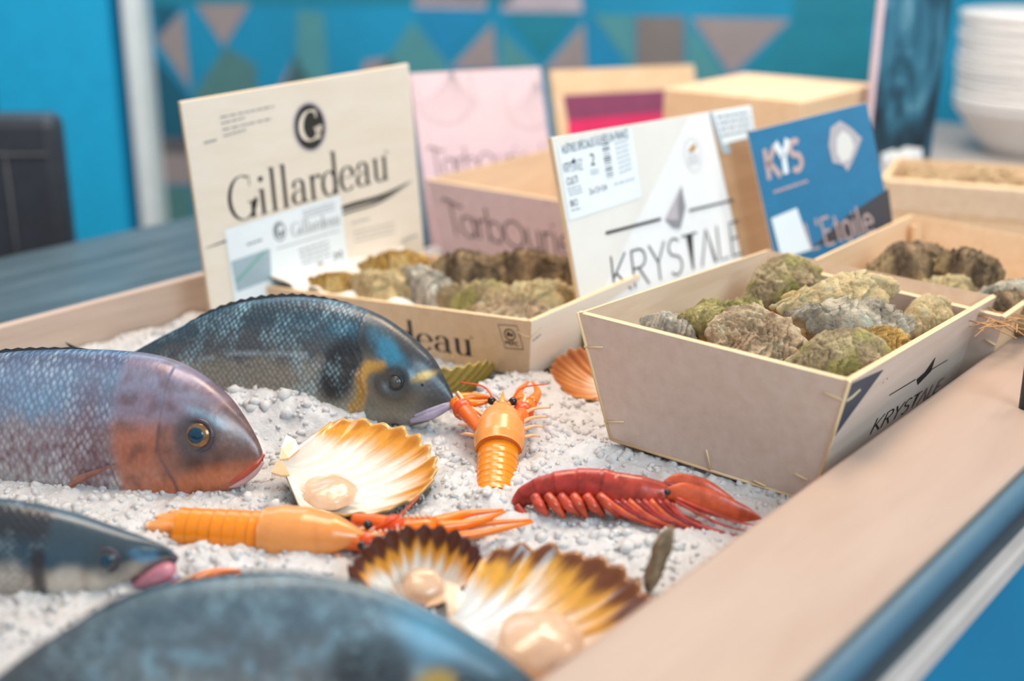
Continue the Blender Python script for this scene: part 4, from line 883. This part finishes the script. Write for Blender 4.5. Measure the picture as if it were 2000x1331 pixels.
# ---------------------------------------------------------------- oysters
t = NT('oyster_shell'); t.set(Roughness=.62)
a = t.n('ShaderNodeAttribute', attribute_name='Col'); v = t.coord(); n1 = t.noise(v, 17, 7, .75, .8); n2 = t.noise(v, 75, 6, .75)
inf = t.n('ShaderNodeObjectInfo')
mx = t.mix(.75, a.outputs['Color'], t.ramp(n1, [(.30, (.14,) * 3), (.45, (.48,) * 3), (.58, (.68,) * 3), (.74, (.95,) * 3)]), 'OVERLAY')
vo = t.n('ShaderNodeTexVoronoi'); vo.inputs['Scale'].default_value = 62; t.l(v, vo.inputs['Vector'])
spk = t.math('MULTIPLY', t.ramp(vo.outputs['Distance'], [(.2, (1,) * 3), (.45, (0,) * 3)]), t.ramp(n2, [(.5, (0,) * 3), (.62, (1,) * 3)]))
t.base(t.mix(t.math('MULTIPLY', spk, .75), mx, srgb('cfc6b4'))); t.bump(t.math('ADD', n2, t.math('MULTIPLY', n1, .8)), 1.0, .0030); M['oyster'] = t.m
def oyster_mesh(seed, wide, thick, pal, round_=False):
    """irregular teardrop shell: cupped below, flaky growth layers above"""
    nr, na = 44, 120; sv = Vector((seed * 3.7, seed * 1.3, seed * 2.1)); V = []; C = []
    for side in (1, -1):
        for i_ in range(nr):
            r = (i_ / (nr - 1)) ** .8
            for j in range(na):
                p = 2 * math.pi * j / na; cx_, sy_ = math.cos(p), math.sin(p); dr = Vector((cx_, sy_, 0))
                R_ = 1 + .20 * mnoise.noise(dr * 1.5 + sv) + .12 * mnoise.noise(dr * 3.6 + sv) + .05 * mnoise.noise(dr * 9 + sv)
                taper = (.74 + .36 * cx_) if not round_ else (.95 + .08 * cx_)
                x = .5 * r * R_ * cx_; y = .5 * r * R_ * sy_ * wide * taper + .05 * math.sin(3.0 * x + seed)
                q = Vector((x, y, side * .2)); dist = math.hypot(x + .50, y)
                dome = max(0, 1 - r ** 2.3) ** .8; z = side * thick * .5 * dome * (.9 + .35 * fbm(q * 2.5 + sv, 3))
                ph = dist * 10 + 1.8 * fbm(q * 3 + sv, 3); st = ph - math.floor(ph)
                lay = (st ** 2.2) * .055 * (.35 + .65 * r); crust = .034 * fbm(q * 11 + sv, 4) + .020 * abs(mnoise.noise(q * 26 + sv)) + .012 * mnoise.noise(q * 50 + sv)
                wob = .085 * r ** 4 * mnoise.noise(Vector((p * 1.9, seed, 1.0))) + .03 * r ** 6 * mnoise.noise(Vector((cx_ * 6, sy_ * 6, seed)))
                z += side * (lay + crust) * (1 - .75 * r ** 6) + wob + side * .006; k = 1 + .05 * (st - .4) * r
                V.append((x * k, y * k, z))
                g = fbm(q * 5 + sv * 1.7, 3); c = np.array(pal[0]); c = mixc(c[None], pal[1], np.array([np.clip(.45 + g * 1.5, 0, 1)]))[0]; c = mixc(c[None], pal[2], np.array([np.clip(fbm(q * 3.2 + sv * 2.3, 3) * 1.9 - .1, 0, .85)]))[0]
                C.append(c * (.78 + .5 * st ** 1.5) * (1 + 5.0 * crust) * np.array([1.20, 1.08, .90]))
    n1 = nr * na; Fc = gridf(nr, na, cv=True) + gridf(nr, na, cv=True, off=n1, flip=True)
    for j in range(na): a_, b_ = (nr - 1) * na + j, (nr - 1) * na + (j + 1) % na; Fc.append((a_, a_ + n1, b_ + n1, b_))
    me = mk('oyster', V, Fc, M['oyster'], None, True, np.array(C)); d = me.data; bpy.data.objects.remove(me); return d
OP = [(srgb('c8bb98'), srgb('95866a'), srgb('a09f5c')), (srgb('e4d3b8'), srgb('b89f86'), srgb('a08c76')), (srgb('c4bfb4'), srgb('7b7972'), srgb('e4dfd2')), (srgb('9d9860'), srgb('706f3c'), srgb('ccc088')),
      (srgb('c6b48c'), srgb('dac8a0'), srgb('c29a4c')), (srgb('d0a858'), srgb('a68546'), srgb('e8cc90')), (srgb('9f8a70'), srgb('62523f'), srgb('cbb48e')), (srgb('dcd8d0'), srgb('9a9c9e'), srgb('ebe8e2'))]
OM = [oyster_mesh(1.3, .66, .40, OP[0]), oyster_mesh(2.6, .98, .34, OP[1], True), oyster_mesh(3.9, .52, .36, OP[2]), oyster_mesh(4.2, .64, .36, OP[3]), oyster_mesh(5.5, .60, .42, OP[4]), oyster_mesh(6.1, .62, .34, OP[5]), oyster_mesh(7.7, .72, .40, OP[6]), oyster_mesh(8.4, .60, .50, OP[7])]
first = {}
def oyster(label, a, b_, mesh, group, w=1.0, th=1.0, roll=0.0):
    """a, b_: (px, py, z) of the two ends"""
    A, B = at(*a), at(*b_); Lh = np.linalg.norm(B - A); R = frame_from(A, B, UP); c, s = math.cos(roll), math.sin(roll)
    y = R[:, 1] * c + R[:, 2] * s; z = R[:, 2] * c - R[:, 1] * s
    o = bpy.data.objects.new('oyster', OM[mesh]) if mesh not in first else first[mesh].copy()
    first.setdefault(mesh, o); COL.objects.link(o)
    from mathutils import Matrix
    X = R[:, 0] * Lh; y = y * Lh * w; z = z * Lh * th; m = (A + B) / 2
    o.matrix_world = Matrix([[X[i_], y[i_], z[i_], m[i_]] for i_ in range(3)] + [[0, 0, 0, 1]])
    return tag(o, label, 'oyster', group)
g = 'oysters in the grey-beige crate'
oyster('big crusty olive-brown oyster against the crate\'s rear corner', (1440, 612, .083), (1605, 540, .112), 0, g, 1.25, 1.15, .6)
oyster('long pale crusted oyster lying on top of the pile', (1490, 600, .112), (1752, 566, .116), 4, g, .80, .62, .35)
oyster('grey elongated oyster below the long pale one', (1545, 628, .103), (1778, 620, .103), 2, g, 1.25, .85, .5)
oyster('mossy green oyster left of the round pinkish one', (1312, 634, .096), (1500, 615, .098), 3, g, 1.1, 1.0, .4)
oyster('small grey-white oyster tip at the crate\'s left corner', (1248, 634, .096), (1362, 655, .086), 7, g, 1.25, 1.1, .3)
oyster('round pinkish-beige oyster at the front of the pile', (1385, 672, .104), (1572, 668, .106), 1, g, 1.0, 1.0, .75)
oyster('crusty grey-olive oyster with a white edge, nearest the crate\'s front corner', (1525, 722, .098), (1742, 702, .102), 0, g, 1.1, .8, .55)
oyster('smooth amber-green oyster behind the crusty front one', (1615, 662, .090), (1776, 684, .092), 5, g, 1.25, .9, .4)
oyster('brown oyster alone at the crate\'s right side', (1732, 655, .082), (1858, 600, .094), 4, g, 1.05, .9, .3)
oyster('small brown oyster wedged behind the round pinkish one', (1345, 668, .080), (1450, 648, .085), 6, g, 1.1, 1.0, 0)
oyster('dark oyster in the gap under the grey elongated one', (1535, 665, .070), (1700, 645, .070), 6, g, 1.1, 1.0, 0)
oyster('brown oyster deep in the gap beneath the long pale one', (1500, 618, .080), (1600, 645, .075), 6, g, 1.2, 1.0, 0)
oyster('brown oyster showing between the amber one and the crate\'s right wall', (1670, 678, .060), (1775, 650, .060), 6, g, 1.1, 1.0, 0)
g = 'oysters in the low cream crate'
oyster('yellowish oyster at the low crate\'s left end', (592, 552, .048), (702, 558, .048), 5, g, 1.0, 1.0, .4)
oyster('grey-green oyster next to the yellowish end one', (682, 546, .052), (805, 580, .048), 4, g, 1.15, 1.1, .4)
oyster('ochre oyster at the back left of the low crate', (704, 520, .058), (840, 526, .058), 5, g, 1.1, 1.2, .3)
oyster('white-veined oyster standing steeply in the low crate\'s middle', (780, 540, .060), (880, 594, .046), 7, g, 1.15, 1.2, .4)
oyster('dark brown oyster at the top middle of the low crate', (830, 535, .064), (985, 548, .060), 6, g, 1.15, 1.3, .4)
oyster('grey knobbly oyster at the low crate\'s front', (838, 592, .046), (1000, 594, .054), 0, g, 1.0, 1.1, .3)
oyster('layered tan oyster by the low crate\'s right corner', (925, 582, .060), (1128, 582, .062), 4, g, .9, .8, .3)
oyster('tan bubbly oyster at the low crate\'s front right', (922, 610, .050), (1075, 608, .056), 1, g, .8, .9, .3)
oyster('dark-edged oyster at the low crate\'s rear right', (930, 530, .064), (1130, 540, .064), 6, g, .75, .9, .3)
oyster('golden brown oyster behind the dark-edged one', (920, 524, .064), (1070, 522, .066), 5, g, 1.0, .9, .2)
g = 'oysters in the crate at the right edge'
oyster('blurred brown oyster at the back left of the right-hand crate', (1690, 534, .085), (1860, 518, .09), 6, g, 1.1, 1.1, .4)
oyster('blurred grey-brown oyster in the middle of the right-hand crate', (1815, 520, .095), (1955, 545, .09), 6, g, 1.15, 1.4, .4)
oyster('blurred tan oyster just above the grey-beige crate\'s rim', (1760, 565, .078), (1910, 565, .082), 4, g, 1.0, .9, .3)
oyster('blurred dark slate oyster touching the photo\'s right edge', (1905, 590, .086), (2050, 562, .092), 2, g, 1.0, .9, .2)
oyster('blurred brown oyster at lower right of the right-hand crate', (1890, 628, .072), (2050, 604, .082), 6, g, 1.15, 1.1, .3)
oy = oyster('mottled grey-brown oyster shell standing on edge beside the ledge', (1266, 1152, -.004), (1306, 1034, .056), 1, None, .50, .5, .9)

# crumpled liner in the low crate, straw wisps in the right one
M['liner'] = plain('frosted_liner', srgb('e9e2da'), .35, var=.04)
V = []; n_ = 40
A0 = gc['FLt'] * .97 + gc['BRt'] * .03; e1 = gc['FRt'] - gc['FLt']; e2 = gc['BLt'] - gc['FLt']
for i_ in range(n_):
    for j in range(14):
        u, w_ = i_ / (n_ - 1) * .96, j / 13 * .9 + .03; p = gc['FLt'] + e1 * (u + .02) + e2 * w_; hgt = -.010 + .016 * fbm((u * 14, w_ * 6, 2.0), 3) + .022 * max(0, 1 - u * 3.2) - .012 * sstep(.25, .6, u); V.append(p + UP * hgt)
o = mk('crate_liner', V + [tuple(np.array(v) - UP * .0015) for v in V], gridf(n_, 14, flip=True) + gridf(n_, 14, off=n_ * 14), M['liner']); tag(o, 'white crumpled liner showing between oysters in the low crate', 'liner')
b = MB(); r = random.Random(3)
for k in range(16):
    p = at(r.uniform(1925, 1990), r.uniform(615, 645), .088); a = r.uniform(0, 3.1); d = np.array([math.cos(a), math.sin(a), r.uniform(-.1, .2)]) * r.uniform(.012, .03); b.tube([p - d, p + UP * .003, p + d], .0007, 4)
M['strawd'] = plain('orange_straw', srgb('b98a5a'), .7); tag(b.build('straw_wisps', M['strawd']), 'orange-brown straw wisps beside the dark oysters at the right edge', 'straw', kind='stuff')

# ---------------------------------------------------------------- langoustines
M['lang'] = vcol('langoustine_shell', .2, 300, .12, .12, .0006)
M['lang'].node_tree.nodes['Principled BSDF'].inputs['Subsurface Weight'].default_value = .15
M['lang'].node_tree.nodes['Principled BSDF'].inputs['Subsurface Scale'].default_value = .004
OR1, OR2, OR3, ORP = [np.array(srgb(c)) for c in ('f58a12', 'ee6a1e', 'ec9440', 'f3c9a4')]
RED = np.array(srgb('e2501c'))
def langoustine(label, tail, head, width, upv, arms, seed=0, nseg=8, tailbend=.0, pale=.55, group=None, legsides=(-1, 1)):
    tail, head = np.array(tail), np.array(head); X = head - tail; Lh = np.linalg.norm(X); R = frame_from(tail, head, upv); root = thing('langoustine', label, 'langoustine', tail, group)
    w = lambda x, y, z: tail + R @ np.array([x * Lh, y * Lh, z * Lh]); wd = width / Lh / 2
    # abdomen: overlapping rings
    b = MB(); V = []; C = []; n = 70; m = 26
    for i_ in range(n):
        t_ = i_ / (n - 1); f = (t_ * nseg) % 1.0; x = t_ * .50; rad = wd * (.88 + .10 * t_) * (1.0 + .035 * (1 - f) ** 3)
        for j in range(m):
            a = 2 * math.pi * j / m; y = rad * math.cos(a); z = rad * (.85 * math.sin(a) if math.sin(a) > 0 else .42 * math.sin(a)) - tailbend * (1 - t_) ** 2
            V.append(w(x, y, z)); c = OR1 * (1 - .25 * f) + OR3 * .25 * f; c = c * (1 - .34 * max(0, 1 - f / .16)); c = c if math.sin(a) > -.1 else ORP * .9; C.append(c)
    b.add(V, gridf(n, m, cv=True) + [tuple(range(m))[::-1], tuple(range((n - 1) * m, n * m))], np.array(C)); b.build('abdomen', M['lang'], root)
    # tail fan
    for k in range(-2, 3):
        a = k * .42; ln = .20 - .02 * abs(k); bw = .038
        P0 = np.array([.02, 0, -tailbend]); P1 = P0 + np.array([-math.cos(a) * ln, math.sin(a) * ln * .8, -.012]); V = []; C = []
        for t_ in np.linspace(0, 1, 8):
            c_ = P0 + (P1 - P0) * t_; hw_ = bw * (math.sin(math.pi * min(1, .18 + .72 * t_))) + .004; nrm = np.array([math.sin(a), math.cos(a), 0])
            for sg, zz in ((1, .004), (-1, .004), (-1, -.006), (1, -.006)): V.append(w(*(c_ + nrm * hw_ * sg + np.array([0, 0, zz + .003 * (2 - abs(k))])))); C.append(OR1 * (1 - t_ * .4) + ORP * t_ * .4)
        b = MB(); b.add(V, gridf(8, 4, cv=True) + [(28, 29, 30, 31)], np.array(C)); b.build('tail_fan', M['lang'], root)
    # carapace and rostrum
    V = []; C = []; n = 44
    for i_ in range(n):
        t_ = i_ / (n - 1); x = .44 + t_ * .48; rad = wd * (1.20 * np.interp(t_, [0, .15, .45, .75, .92, 1], [.92, 1.02, 1.00, .74, .42, .24]))
        for j in range(m):
            a = 2 * math.pi * j / m; sn = math.sin(a); y = rad * math.cos(a) * (1.0 if sn > -.2 else .9); z = rad * (.95 * sn if sn > 0 else .55 * sn) + .004 + .014 * t_
            V.append(w(x, y, z)); gr_ = .10 * math.exp(-((t_ - .58 - .06 * abs(math.cos(a))) / .03) ** 2); c = OR3 * (1 - pale) + np.array(srgb('eaa86e')) * pale; c = c * (1 - gr_); c = c * (1 - .3 * t_) + OR2 * .3 * t_; C.append(c)
    b = MB(); b.add(V, gridf(n, m, cv=True) + [tuple(range(m))[::-1], tuple(range((n - 1) * m, n * m))], np.array(C)); ca = b.build('carapace', M['lang'], root)
    b = MB(); b.tube([w(.86, 0, .03), w(.95, 0, .035), w(1.04, 0, .05)], [wd * Lh * .30, wd * Lh * .16, .0006], 8, c=OR3)
    for sg in (-1, 1):
        for t_ in (.9, .95): b.tube([w(t_, sg * wd * .2, .03), w(t_ + .035, sg * wd * .42, .045)], [.0012, .0003], 5, c=ORP)
    b.build('rostrum', M['lang'], root)
    for sg in (-1, 1):
        b = MB(); b.tube([w(.90, sg * wd * .25, .024), w(.935, sg * wd * .40, .032)], wd * Lh * .12, 8, c=OR3); e = b.build('eye_stalk', M['lang'], root)
        b = MB(); r_ = wd * Lh * .21; b.ell(w(.945, sg * wd * .52, .038), np.eye(3) * r_); b.build('eye', M['eye_dark'], e)
        b = MB(); b.tube(spline([w(.93, sg * wd * .3, .01), w(1.08, sg * wd * .9, .05), w(1.16, sg * wd * 2.2, .03)], 12), np.linspace(.0013, .0005, 12), 6, c=RED); b.build('antenna', M['lang'], root)
        for k in range(4 if sg in legsides else 0):
            x = .58 + k * .075; b = MB(); b.tube(spline([w(x, sg * wd * .75, -.005), w(x + .03 + .02 * k, sg * wd * 1.5, .012), w(x + .06 + .03 * k, sg * wd * (1.9 + .15 * k), -.022)], 9), np.linspace(.0022, .0008, 9), 6, c=OR3 * .5 + ORP * .5); b.build('leg', M['lang'], root)
    # claw arms: each a list of joints [shoulder, elbow, wrist, tip] in world space
    for pts in arms:
        pts = [np.array(p) for p in pts]; b = MB(); s_, e_, w_, t_ = pts; k = width / .024
        b.tube(spline([s_, (s_ + e_) / 2 + UP * .001, e_], 10), np.interp(np.linspace(0, 1, 10), [0, .6, 1], [.0030 * k, .0045 * k, .0052 * k]), 10, c=OR2)
        b.ell(e_, np.eye(3) * .0066 * k, c=RED); cl = b.build('claw_arm', M['lang'], root)
        d = (w_ - e_); b = MB(); b.tube([e_, e_ + d * .3, e_ + d * .8, w_], [.0045 * k, .0062 * k, .0064 * k, .0055 * k], 10, c=OR1 * .6 + RED * .4, flat=.75)
        sd = np.cross(t_ - w_, UP); sd /= np.linalg.norm(sd); sd *= .0045 * k
        for q in (-1, 1): b.tube(spline([w_ + sd * q * .6, (w_ + t_) / 2 + sd * q * 1.25, t_ + sd * q * .25], 10), np.linspace(.0040 * k, .0010, 10), 8, c=OR1 * .7 + RED * .3)
        b2 = b
        for t2 in np.linspace(.15, .85, 6): b2.ell(e_ + d * t2 + UP * .0058 * k, np.eye(3) * .0011 * k, 5, 6, c=ORP)
        b2.build('claw', M['lang'], cl)
    return root
z1 = .006
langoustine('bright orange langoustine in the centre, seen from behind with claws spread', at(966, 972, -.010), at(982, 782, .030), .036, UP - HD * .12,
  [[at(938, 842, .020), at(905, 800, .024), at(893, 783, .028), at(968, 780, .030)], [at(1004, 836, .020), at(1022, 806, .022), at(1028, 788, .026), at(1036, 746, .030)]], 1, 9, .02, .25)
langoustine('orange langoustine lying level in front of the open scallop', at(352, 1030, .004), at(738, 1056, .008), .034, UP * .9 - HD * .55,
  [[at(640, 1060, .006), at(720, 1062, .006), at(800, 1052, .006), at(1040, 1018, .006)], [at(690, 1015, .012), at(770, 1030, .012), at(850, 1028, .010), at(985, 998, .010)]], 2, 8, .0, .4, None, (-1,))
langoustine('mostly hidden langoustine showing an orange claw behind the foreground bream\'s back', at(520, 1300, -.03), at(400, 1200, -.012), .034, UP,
  [[at(410, 1215, -.008), at(345, 1160, .0), at(380, 1143, .002), at(470, 1116, .004)], [at(440, 1215, -.012), at(480, 1180, -.012), at(500, 1172, -.012), at(560, 1160, -.012)]], 3, 7, .0, .4)

# ---------------------------------------------------------------- red prawn
M['prawn'] = vcol('prawn_shell', .25, 95, .75, .35, .0015)
PO = at(1160, 975, .012); PP = Plane(PO, RT * 1.0 - HD * .12, UP * .94 + HD * .34)
root = thing('red_prawn', 'deep red prawn lying on the ice in front of the grey-beige crate', 'prawn', PO)
R1, R2, R3, R4 = [np.array(srgb(c)) for c in ('b43a2c', '8c2524', 'cf5a33', '6a2420')]
def ppt(x, y, o=0.0): a = PP.loc(x, y); return PP.pt(a[0], a[1], o)
def pxr(r): return r / 2500 * .95
def sweep(name, spine, rad, colf, lat=.62, n=60, m=22, segs=0):
    S = spline([ppt(*p) for p in spine], n); rr = np.interp(np.linspace(0, 1, n), np.linspace(0, 1, len(rad)), rad); T = np.gradient(S, axis=0); T /= np.linalg.norm(T, axis=1)[:, None]; V = []; C = []
    for i_ in range(n):
        u = np.cross(PP.n, T[i_]); f = (i_ / (n - 1) * segs) % 1 if segs else .5; k = pxr(rr[i_]) * (1 + (.07 * (1 - f) ** 2 if segs else 0))
        for j in range(m):
            a = 2 * math.pi * j / m; V.append(S[i_] + u * k * math.cos(a) + PP.n * k * lat * math.sin(a)); C.append(colf(i_ / (n - 1), math.cos(a), f))
    b = MB(); b.add(V, gridf(n, m, cv=True) + [tuple(range(m))[::-1], tuple(range((n - 1) * m, n * m))], np.array(C)); return b.build(name, M['prawn'], root)
sweep('abdomen', [(1008, 988), (1025, 970), (1060, 957), (1110, 949), (1165, 950), (1205, 960)], [13, 20, 27, 32, 35, 37], lambda t, c, f: (R1 * (.5 + .5 * max(0, c)) + R2 * .5 * (1 - max(0, c))) * (1 - .25 * (f < .1)), .6, 80, 22, 6)
sweep('carapace', [(1160, 952), (1200, 961), (1250, 968), (1295, 970), (1320, 968)], [30, 40, 40, 29, 14], lambda t, c, f: R1 * .6 + R4 * .4 * (1 - t) + R3 * .25 * t, .6)
b = MB(); b.tube([ppt(1240, 935), ppt(1295, 946), ppt(1350, 948)], [pxr(6), pxr(5), pxr(1)], 8, c=R2); b.build('rostrum', M['prawn'], root)
for o_, pts in ((.006, [(1302, 962), (1340, 966), (1400, 985), (1450, 1002), (1486, 1012)]), (-.008, [(1298, 952), (1330, 950), (1375, 962), (1420, 985), (1450, 1000)])):
    S = spline([ppt(x, y, o_) for x, y in pts], 24); b = MB(); rr = np.interp(np.linspace(0, 1, 24), [0, .2, .5, .8, 1], [pxr(12), pxr(24), pxr(25), pxr(15), pxr(2)]); b.tube(S, rr, 14, c=np.array([R3 * (1 - .4 * t) + R2 * .4 * t for t in np.linspace(0, 1, 24) for _ in range(14)]), flat=.30, upv=PP.n); b.build('antennal_scale', M['prawn'], root)
b = MB(); b.ell(ppt(1303, 958, .016), np.eye(3) * pxr(7)); b.build('eye', M['eye_dark'], root)
for k in range(6):
    x = 1046 + k * 25
    for o_ in (.010, -.006):
        b = MB(); b.tube(spline([ppt(x, 966, o_), ppt(x + 12 + 3 * (k % 3), 986 - 3 * (k % 2), o_ + .004), ppt(x + 26 + 7 * (k % 3), 1004 + 4 * (k % 2), o_)], 8), np.interp(np.linspace(0, 1, 8), [0, .5, 1], [pxr(10), pxr(12), pxr(5)]), 8, c=(R1, R1 * .7 + R3 * .3, R2, R1 * .5 + R3 * .5)[(2 * k + int(o_ > 0)) % 4]); b.build('swimming_leg', M['prawn'], root)
for k in range(10):
    x = 1172 + k * 14
    for o_ in (.012, .0):
        b = MB(); b.tube(spline([ppt(x, 975, o_), ppt(x + 45, 1000 + k * 1.5, o_ + .004), ppt(x + 110 + k * 6, 1025 + k * 3, o_), ppt(x + 150 + k * 6, 1028 + k * 2, o_ - .002)], 12), np.linspace(pxr(6.5), pxr(3), 12), 7, c=(R1, R3, R2)[k % 3]); b.build('walking_leg', M['prawn'], root)
for k, pts in enumerate(([(1320, 970), (1420, 1010), (1470, 1022)], [(1318, 975), (1400, 1018), (1455, 1034)], [(1310, 980), (1380, 1050), (1410, 1068)])):
    b = MB(); b.tube(spline([ppt(x, y, .014) for x, y in pts], 14), np.linspace(pxr(4), pxr(1.2), 14), 6, c=R1); b.build('antenna', M['prawn'], root)
for k in range(4):
    S = spline([ppt(1010, 985, .004 * (k - 1.5)), ppt(1004 + k * 5, 1000, .004 * (k - 1.5)), ppt(1012 + k * 7, 1018, .005 * (k - 1.5))], 10); b = MB(); b.tube(S, np.interp(np.linspace(0, 1, 10), [0, .6, 1], [pxr(6), pxr(11), pxr(3)]), 8, c=R1 * .8 + R3 * .2, flat=.4, upv=PP.n); b.build('tail_fan', M['prawn'], root)

# ---------------------------------------------------------------- crushed ice
t = NT('crushed_ice'); t.set(Roughness=.14, IOR=1.31); t.b.inputs['Transmission Weight'].default_value = .28
f_ = t.noise(t.coord(), 45, 5, .65); t.base(t.ramp(f_, [(.3, (.72, .69, .67)), (.7, (.90, .87, .85))])); t.bump(t.noise(t.coord(), 330, 5, .65), .5, .002); M['ice'] = t.m
mounds = []
def iceline(f, pts, up=.0, r=.035):
    for x, y in pts: p = f.p3(x, y, .004); mounds.append((p[0], p[1], p[2] + up, r))
iceline(fB, [(420, 766), (470, 757), (520, 758), (560, 762), (600, 770), (640, 782), (690, 803), (740, 824)])
iceline(fA, [(40, 975), (120, 968), (200, 972), (260, 980), (330, 985), (400, 972), (450, 962)])
iceline(fC, [(60, 1212), (130, 1195), (190, 1180)], -.014, .03)
hx = np.concatenate([np.arange(.10, .28, .008), np.arange(.28, 1.30, .0026), np.arange(1.30, 1.84, .008)]); hy = np.arange(TY0 + .001, TY1 - .001, .0026); GX, GY = np.meshgrid(hx, hy, indexing='ij'); Z = np.zeros_like(GX)
for mx_, my_, mz_, r_ in mounds: Z = np.maximum(Z, mz_ * np.exp(-((GX - mx_) ** 2 + (GY - my_) ** 2) / r_ ** 2))
for (x, y, z, r_) in [(*at(690, 905, 0)[:2], -.012, .07), (*at(1090, 1190, 0)[:2], -.014, .09), (*at(850, 1100, 0)[:2], -.006, .05), (*at(980, 790, 0)[:2], .016, .05), (*at(905, 745, 0)[:2], .004, .04), (*at(968, 992, 0)[:2], .010, .016), (*at(1040, 770, 0)[:2], .012, .03)]:
    Z += z * np.exp(-((GX - x) ** 2 + (GY - y) ** 2) / r_ ** 2)
def inside(c, grow):
    m = np.ones_like(GX, bool); k = ['FLb', 'FRb', 'BRb', 'BLb']; cen = sum(c[q] for q in k) / 4
    for a, b_ in zip(k, k[1:] + k[:1]):
        A, B = c[a], c[b_]; n = np.array([-(B - A)[1], (B - A)[0]]); n /= np.linalg.norm(n); n = n if n @ (cen - A)[:2] > 0 else -n; m &= ((GX - A[0]) * n[0] + (GY - A[1]) * n[1]) > -grow
    return m
NZ = np.zeros_like(GX)
for i_, x in enumerate(hx):
    for j, y in enumerate(hy):
        d = mnoise.voronoi(Vector((x * 120, y * 120, 0)))[0]; w_ = mnoise.noise(Vector((x * 45, y * 45, 5)))
        NZ[i_, j] = .0045 * w_ + .003 * mnoise.noise(Vector((x * 18, y * 18, 9))) + .0030 * (d[1] - d[0]) * (1 + w_) + .0016 * mnoise.noise(Vector((x * 300, y * 300, 2)))
Z += NZ
for c, lv in ((kc, .004), (gc, .006)):
    ring = inside(c, .030) & ~inside(c, -.012); Z[ring] = np.maximum(Z[ring], lv + NZ[ring])
for c in (kc, gc, tc, ec, sc_): Z[inside(c, -.012)] = -.045
for (c, rad, dep) in SHELLS:
    q = ((GX - c[0]) ** 2 + (GY - c[1]) ** 2) / rad ** 2; lim = c[2] - dep * 1.15 - .004 + .030 * q ** 2; m = q < 1.0; Z[m] = np.minimum(Z[m], lim[m])
n1, n2_ = GX.shape; Vb = np.stack([GX, GY, Z], -1).reshape(-1, 3)
mb_V = [Vb]; mb_F = [np.array(gridf(n1, n2_))]
# loose pieces
ico = []
ph = (1 + 5 ** .5) / 2
IV = np.array([(-1, ph, 0), (1, ph, 0), (-1, -ph, 0), (1, -ph, 0), (0, -1, ph), (0, 1, ph), (0, -1, -ph), (0, 1, -ph), (ph, 0, -1), (ph, 0, 1), (-ph, 0, -1), (-ph, 0, 1)]) / 1.9
IF = np.array([(0, 11, 5), (0, 5, 1), (0, 1, 7), (0, 7, 10), (0, 10, 11), (1, 5, 9), (5, 11, 4), (11, 10, 2), (10, 7, 6), (7, 1, 8), (3, 9, 4), (3, 4, 2), (3, 2, 6), (3, 6, 8), (3, 8, 9), (4, 9, 5), (2, 4, 11), (6, 2, 10), (8, 6, 7), (9, 8, 1)])
off = len(Vb); CV = []; CF = []
N = 15000
px = RNG.uniform(.26, 1.30, N); py = RNG.uniform(hy[0] + .004, hy[-1] - .004, N); sz = RNG.gamma(1.8, .0011, N) + .0014; sz = np.minimum(sz, .0075)
for k in range(N):
    i_, j = int(np.searchsorted(hx, px[k])), int((py[k] - hy[0]) / .0026); z = Z[min(i_, n1 - 1), min(j, n2_ - 1)]
    if z < -.03: continue
    if any((px[k] - c[0]) ** 2 + (py[k] - c[1]) ** 2 < (rad * .97) ** 2 for c, rad, dep in SHELLS): sz[k] = min(sz[k], .002)
    Q = RNG.normal(size=(3, 3)); Q, _ = np.linalg.qr(Q); Q = Q * np.sign(np.linalg.det(Q)); v = IV * RNG.uniform(.65, 1.25, (12, 1)) * RNG.uniform(.6, 1.3, 3) * sz[k]; CV.append(v @ Q.T + [px[k], py[k], z - sz[k] * .25]); CF.append(IF + off); off += 12
V = np.vstack([Vb] + CV); Ft = np.vstack(CF)
me = bpy.data.meshes.new('crushed_ice'); nq, nt_ = len(mb_F[0]), len(Ft)
me.vertices.add(len(V)); me.vertices.foreach_set('co', V.astype(np.float32).ravel())
loops = np.concatenate([mb_F[0].ravel(), Ft.ravel()]).astype(np.int32); me.loops.add(len(loops)); me.loops.foreach_set('vertex_index', loops)
me.polygons.add(nq + nt_); me.polygons.foreach_set('loop_start', np.concatenate([np.arange(nq) * 4, nq * 4 + np.arange(nt_) * 3]).astype(np.int32)); me.polygons.foreach_set('loop_total', np.concatenate([np.full(nq, 4), np.full(nt_, 3)]).astype(np.int32))
me.polygons.foreach_set('use_smooth', np.ones(nq + nt_, bool)); me.materials.append(M['ice']); me.update(calc_edges=True); me.validate()
o = bpy.data.objects.new('crushed_ice', me); COL.objects.link(o); tag(o, 'bed of crushed white ice filling the display trough', 'ice', kind='stuff')
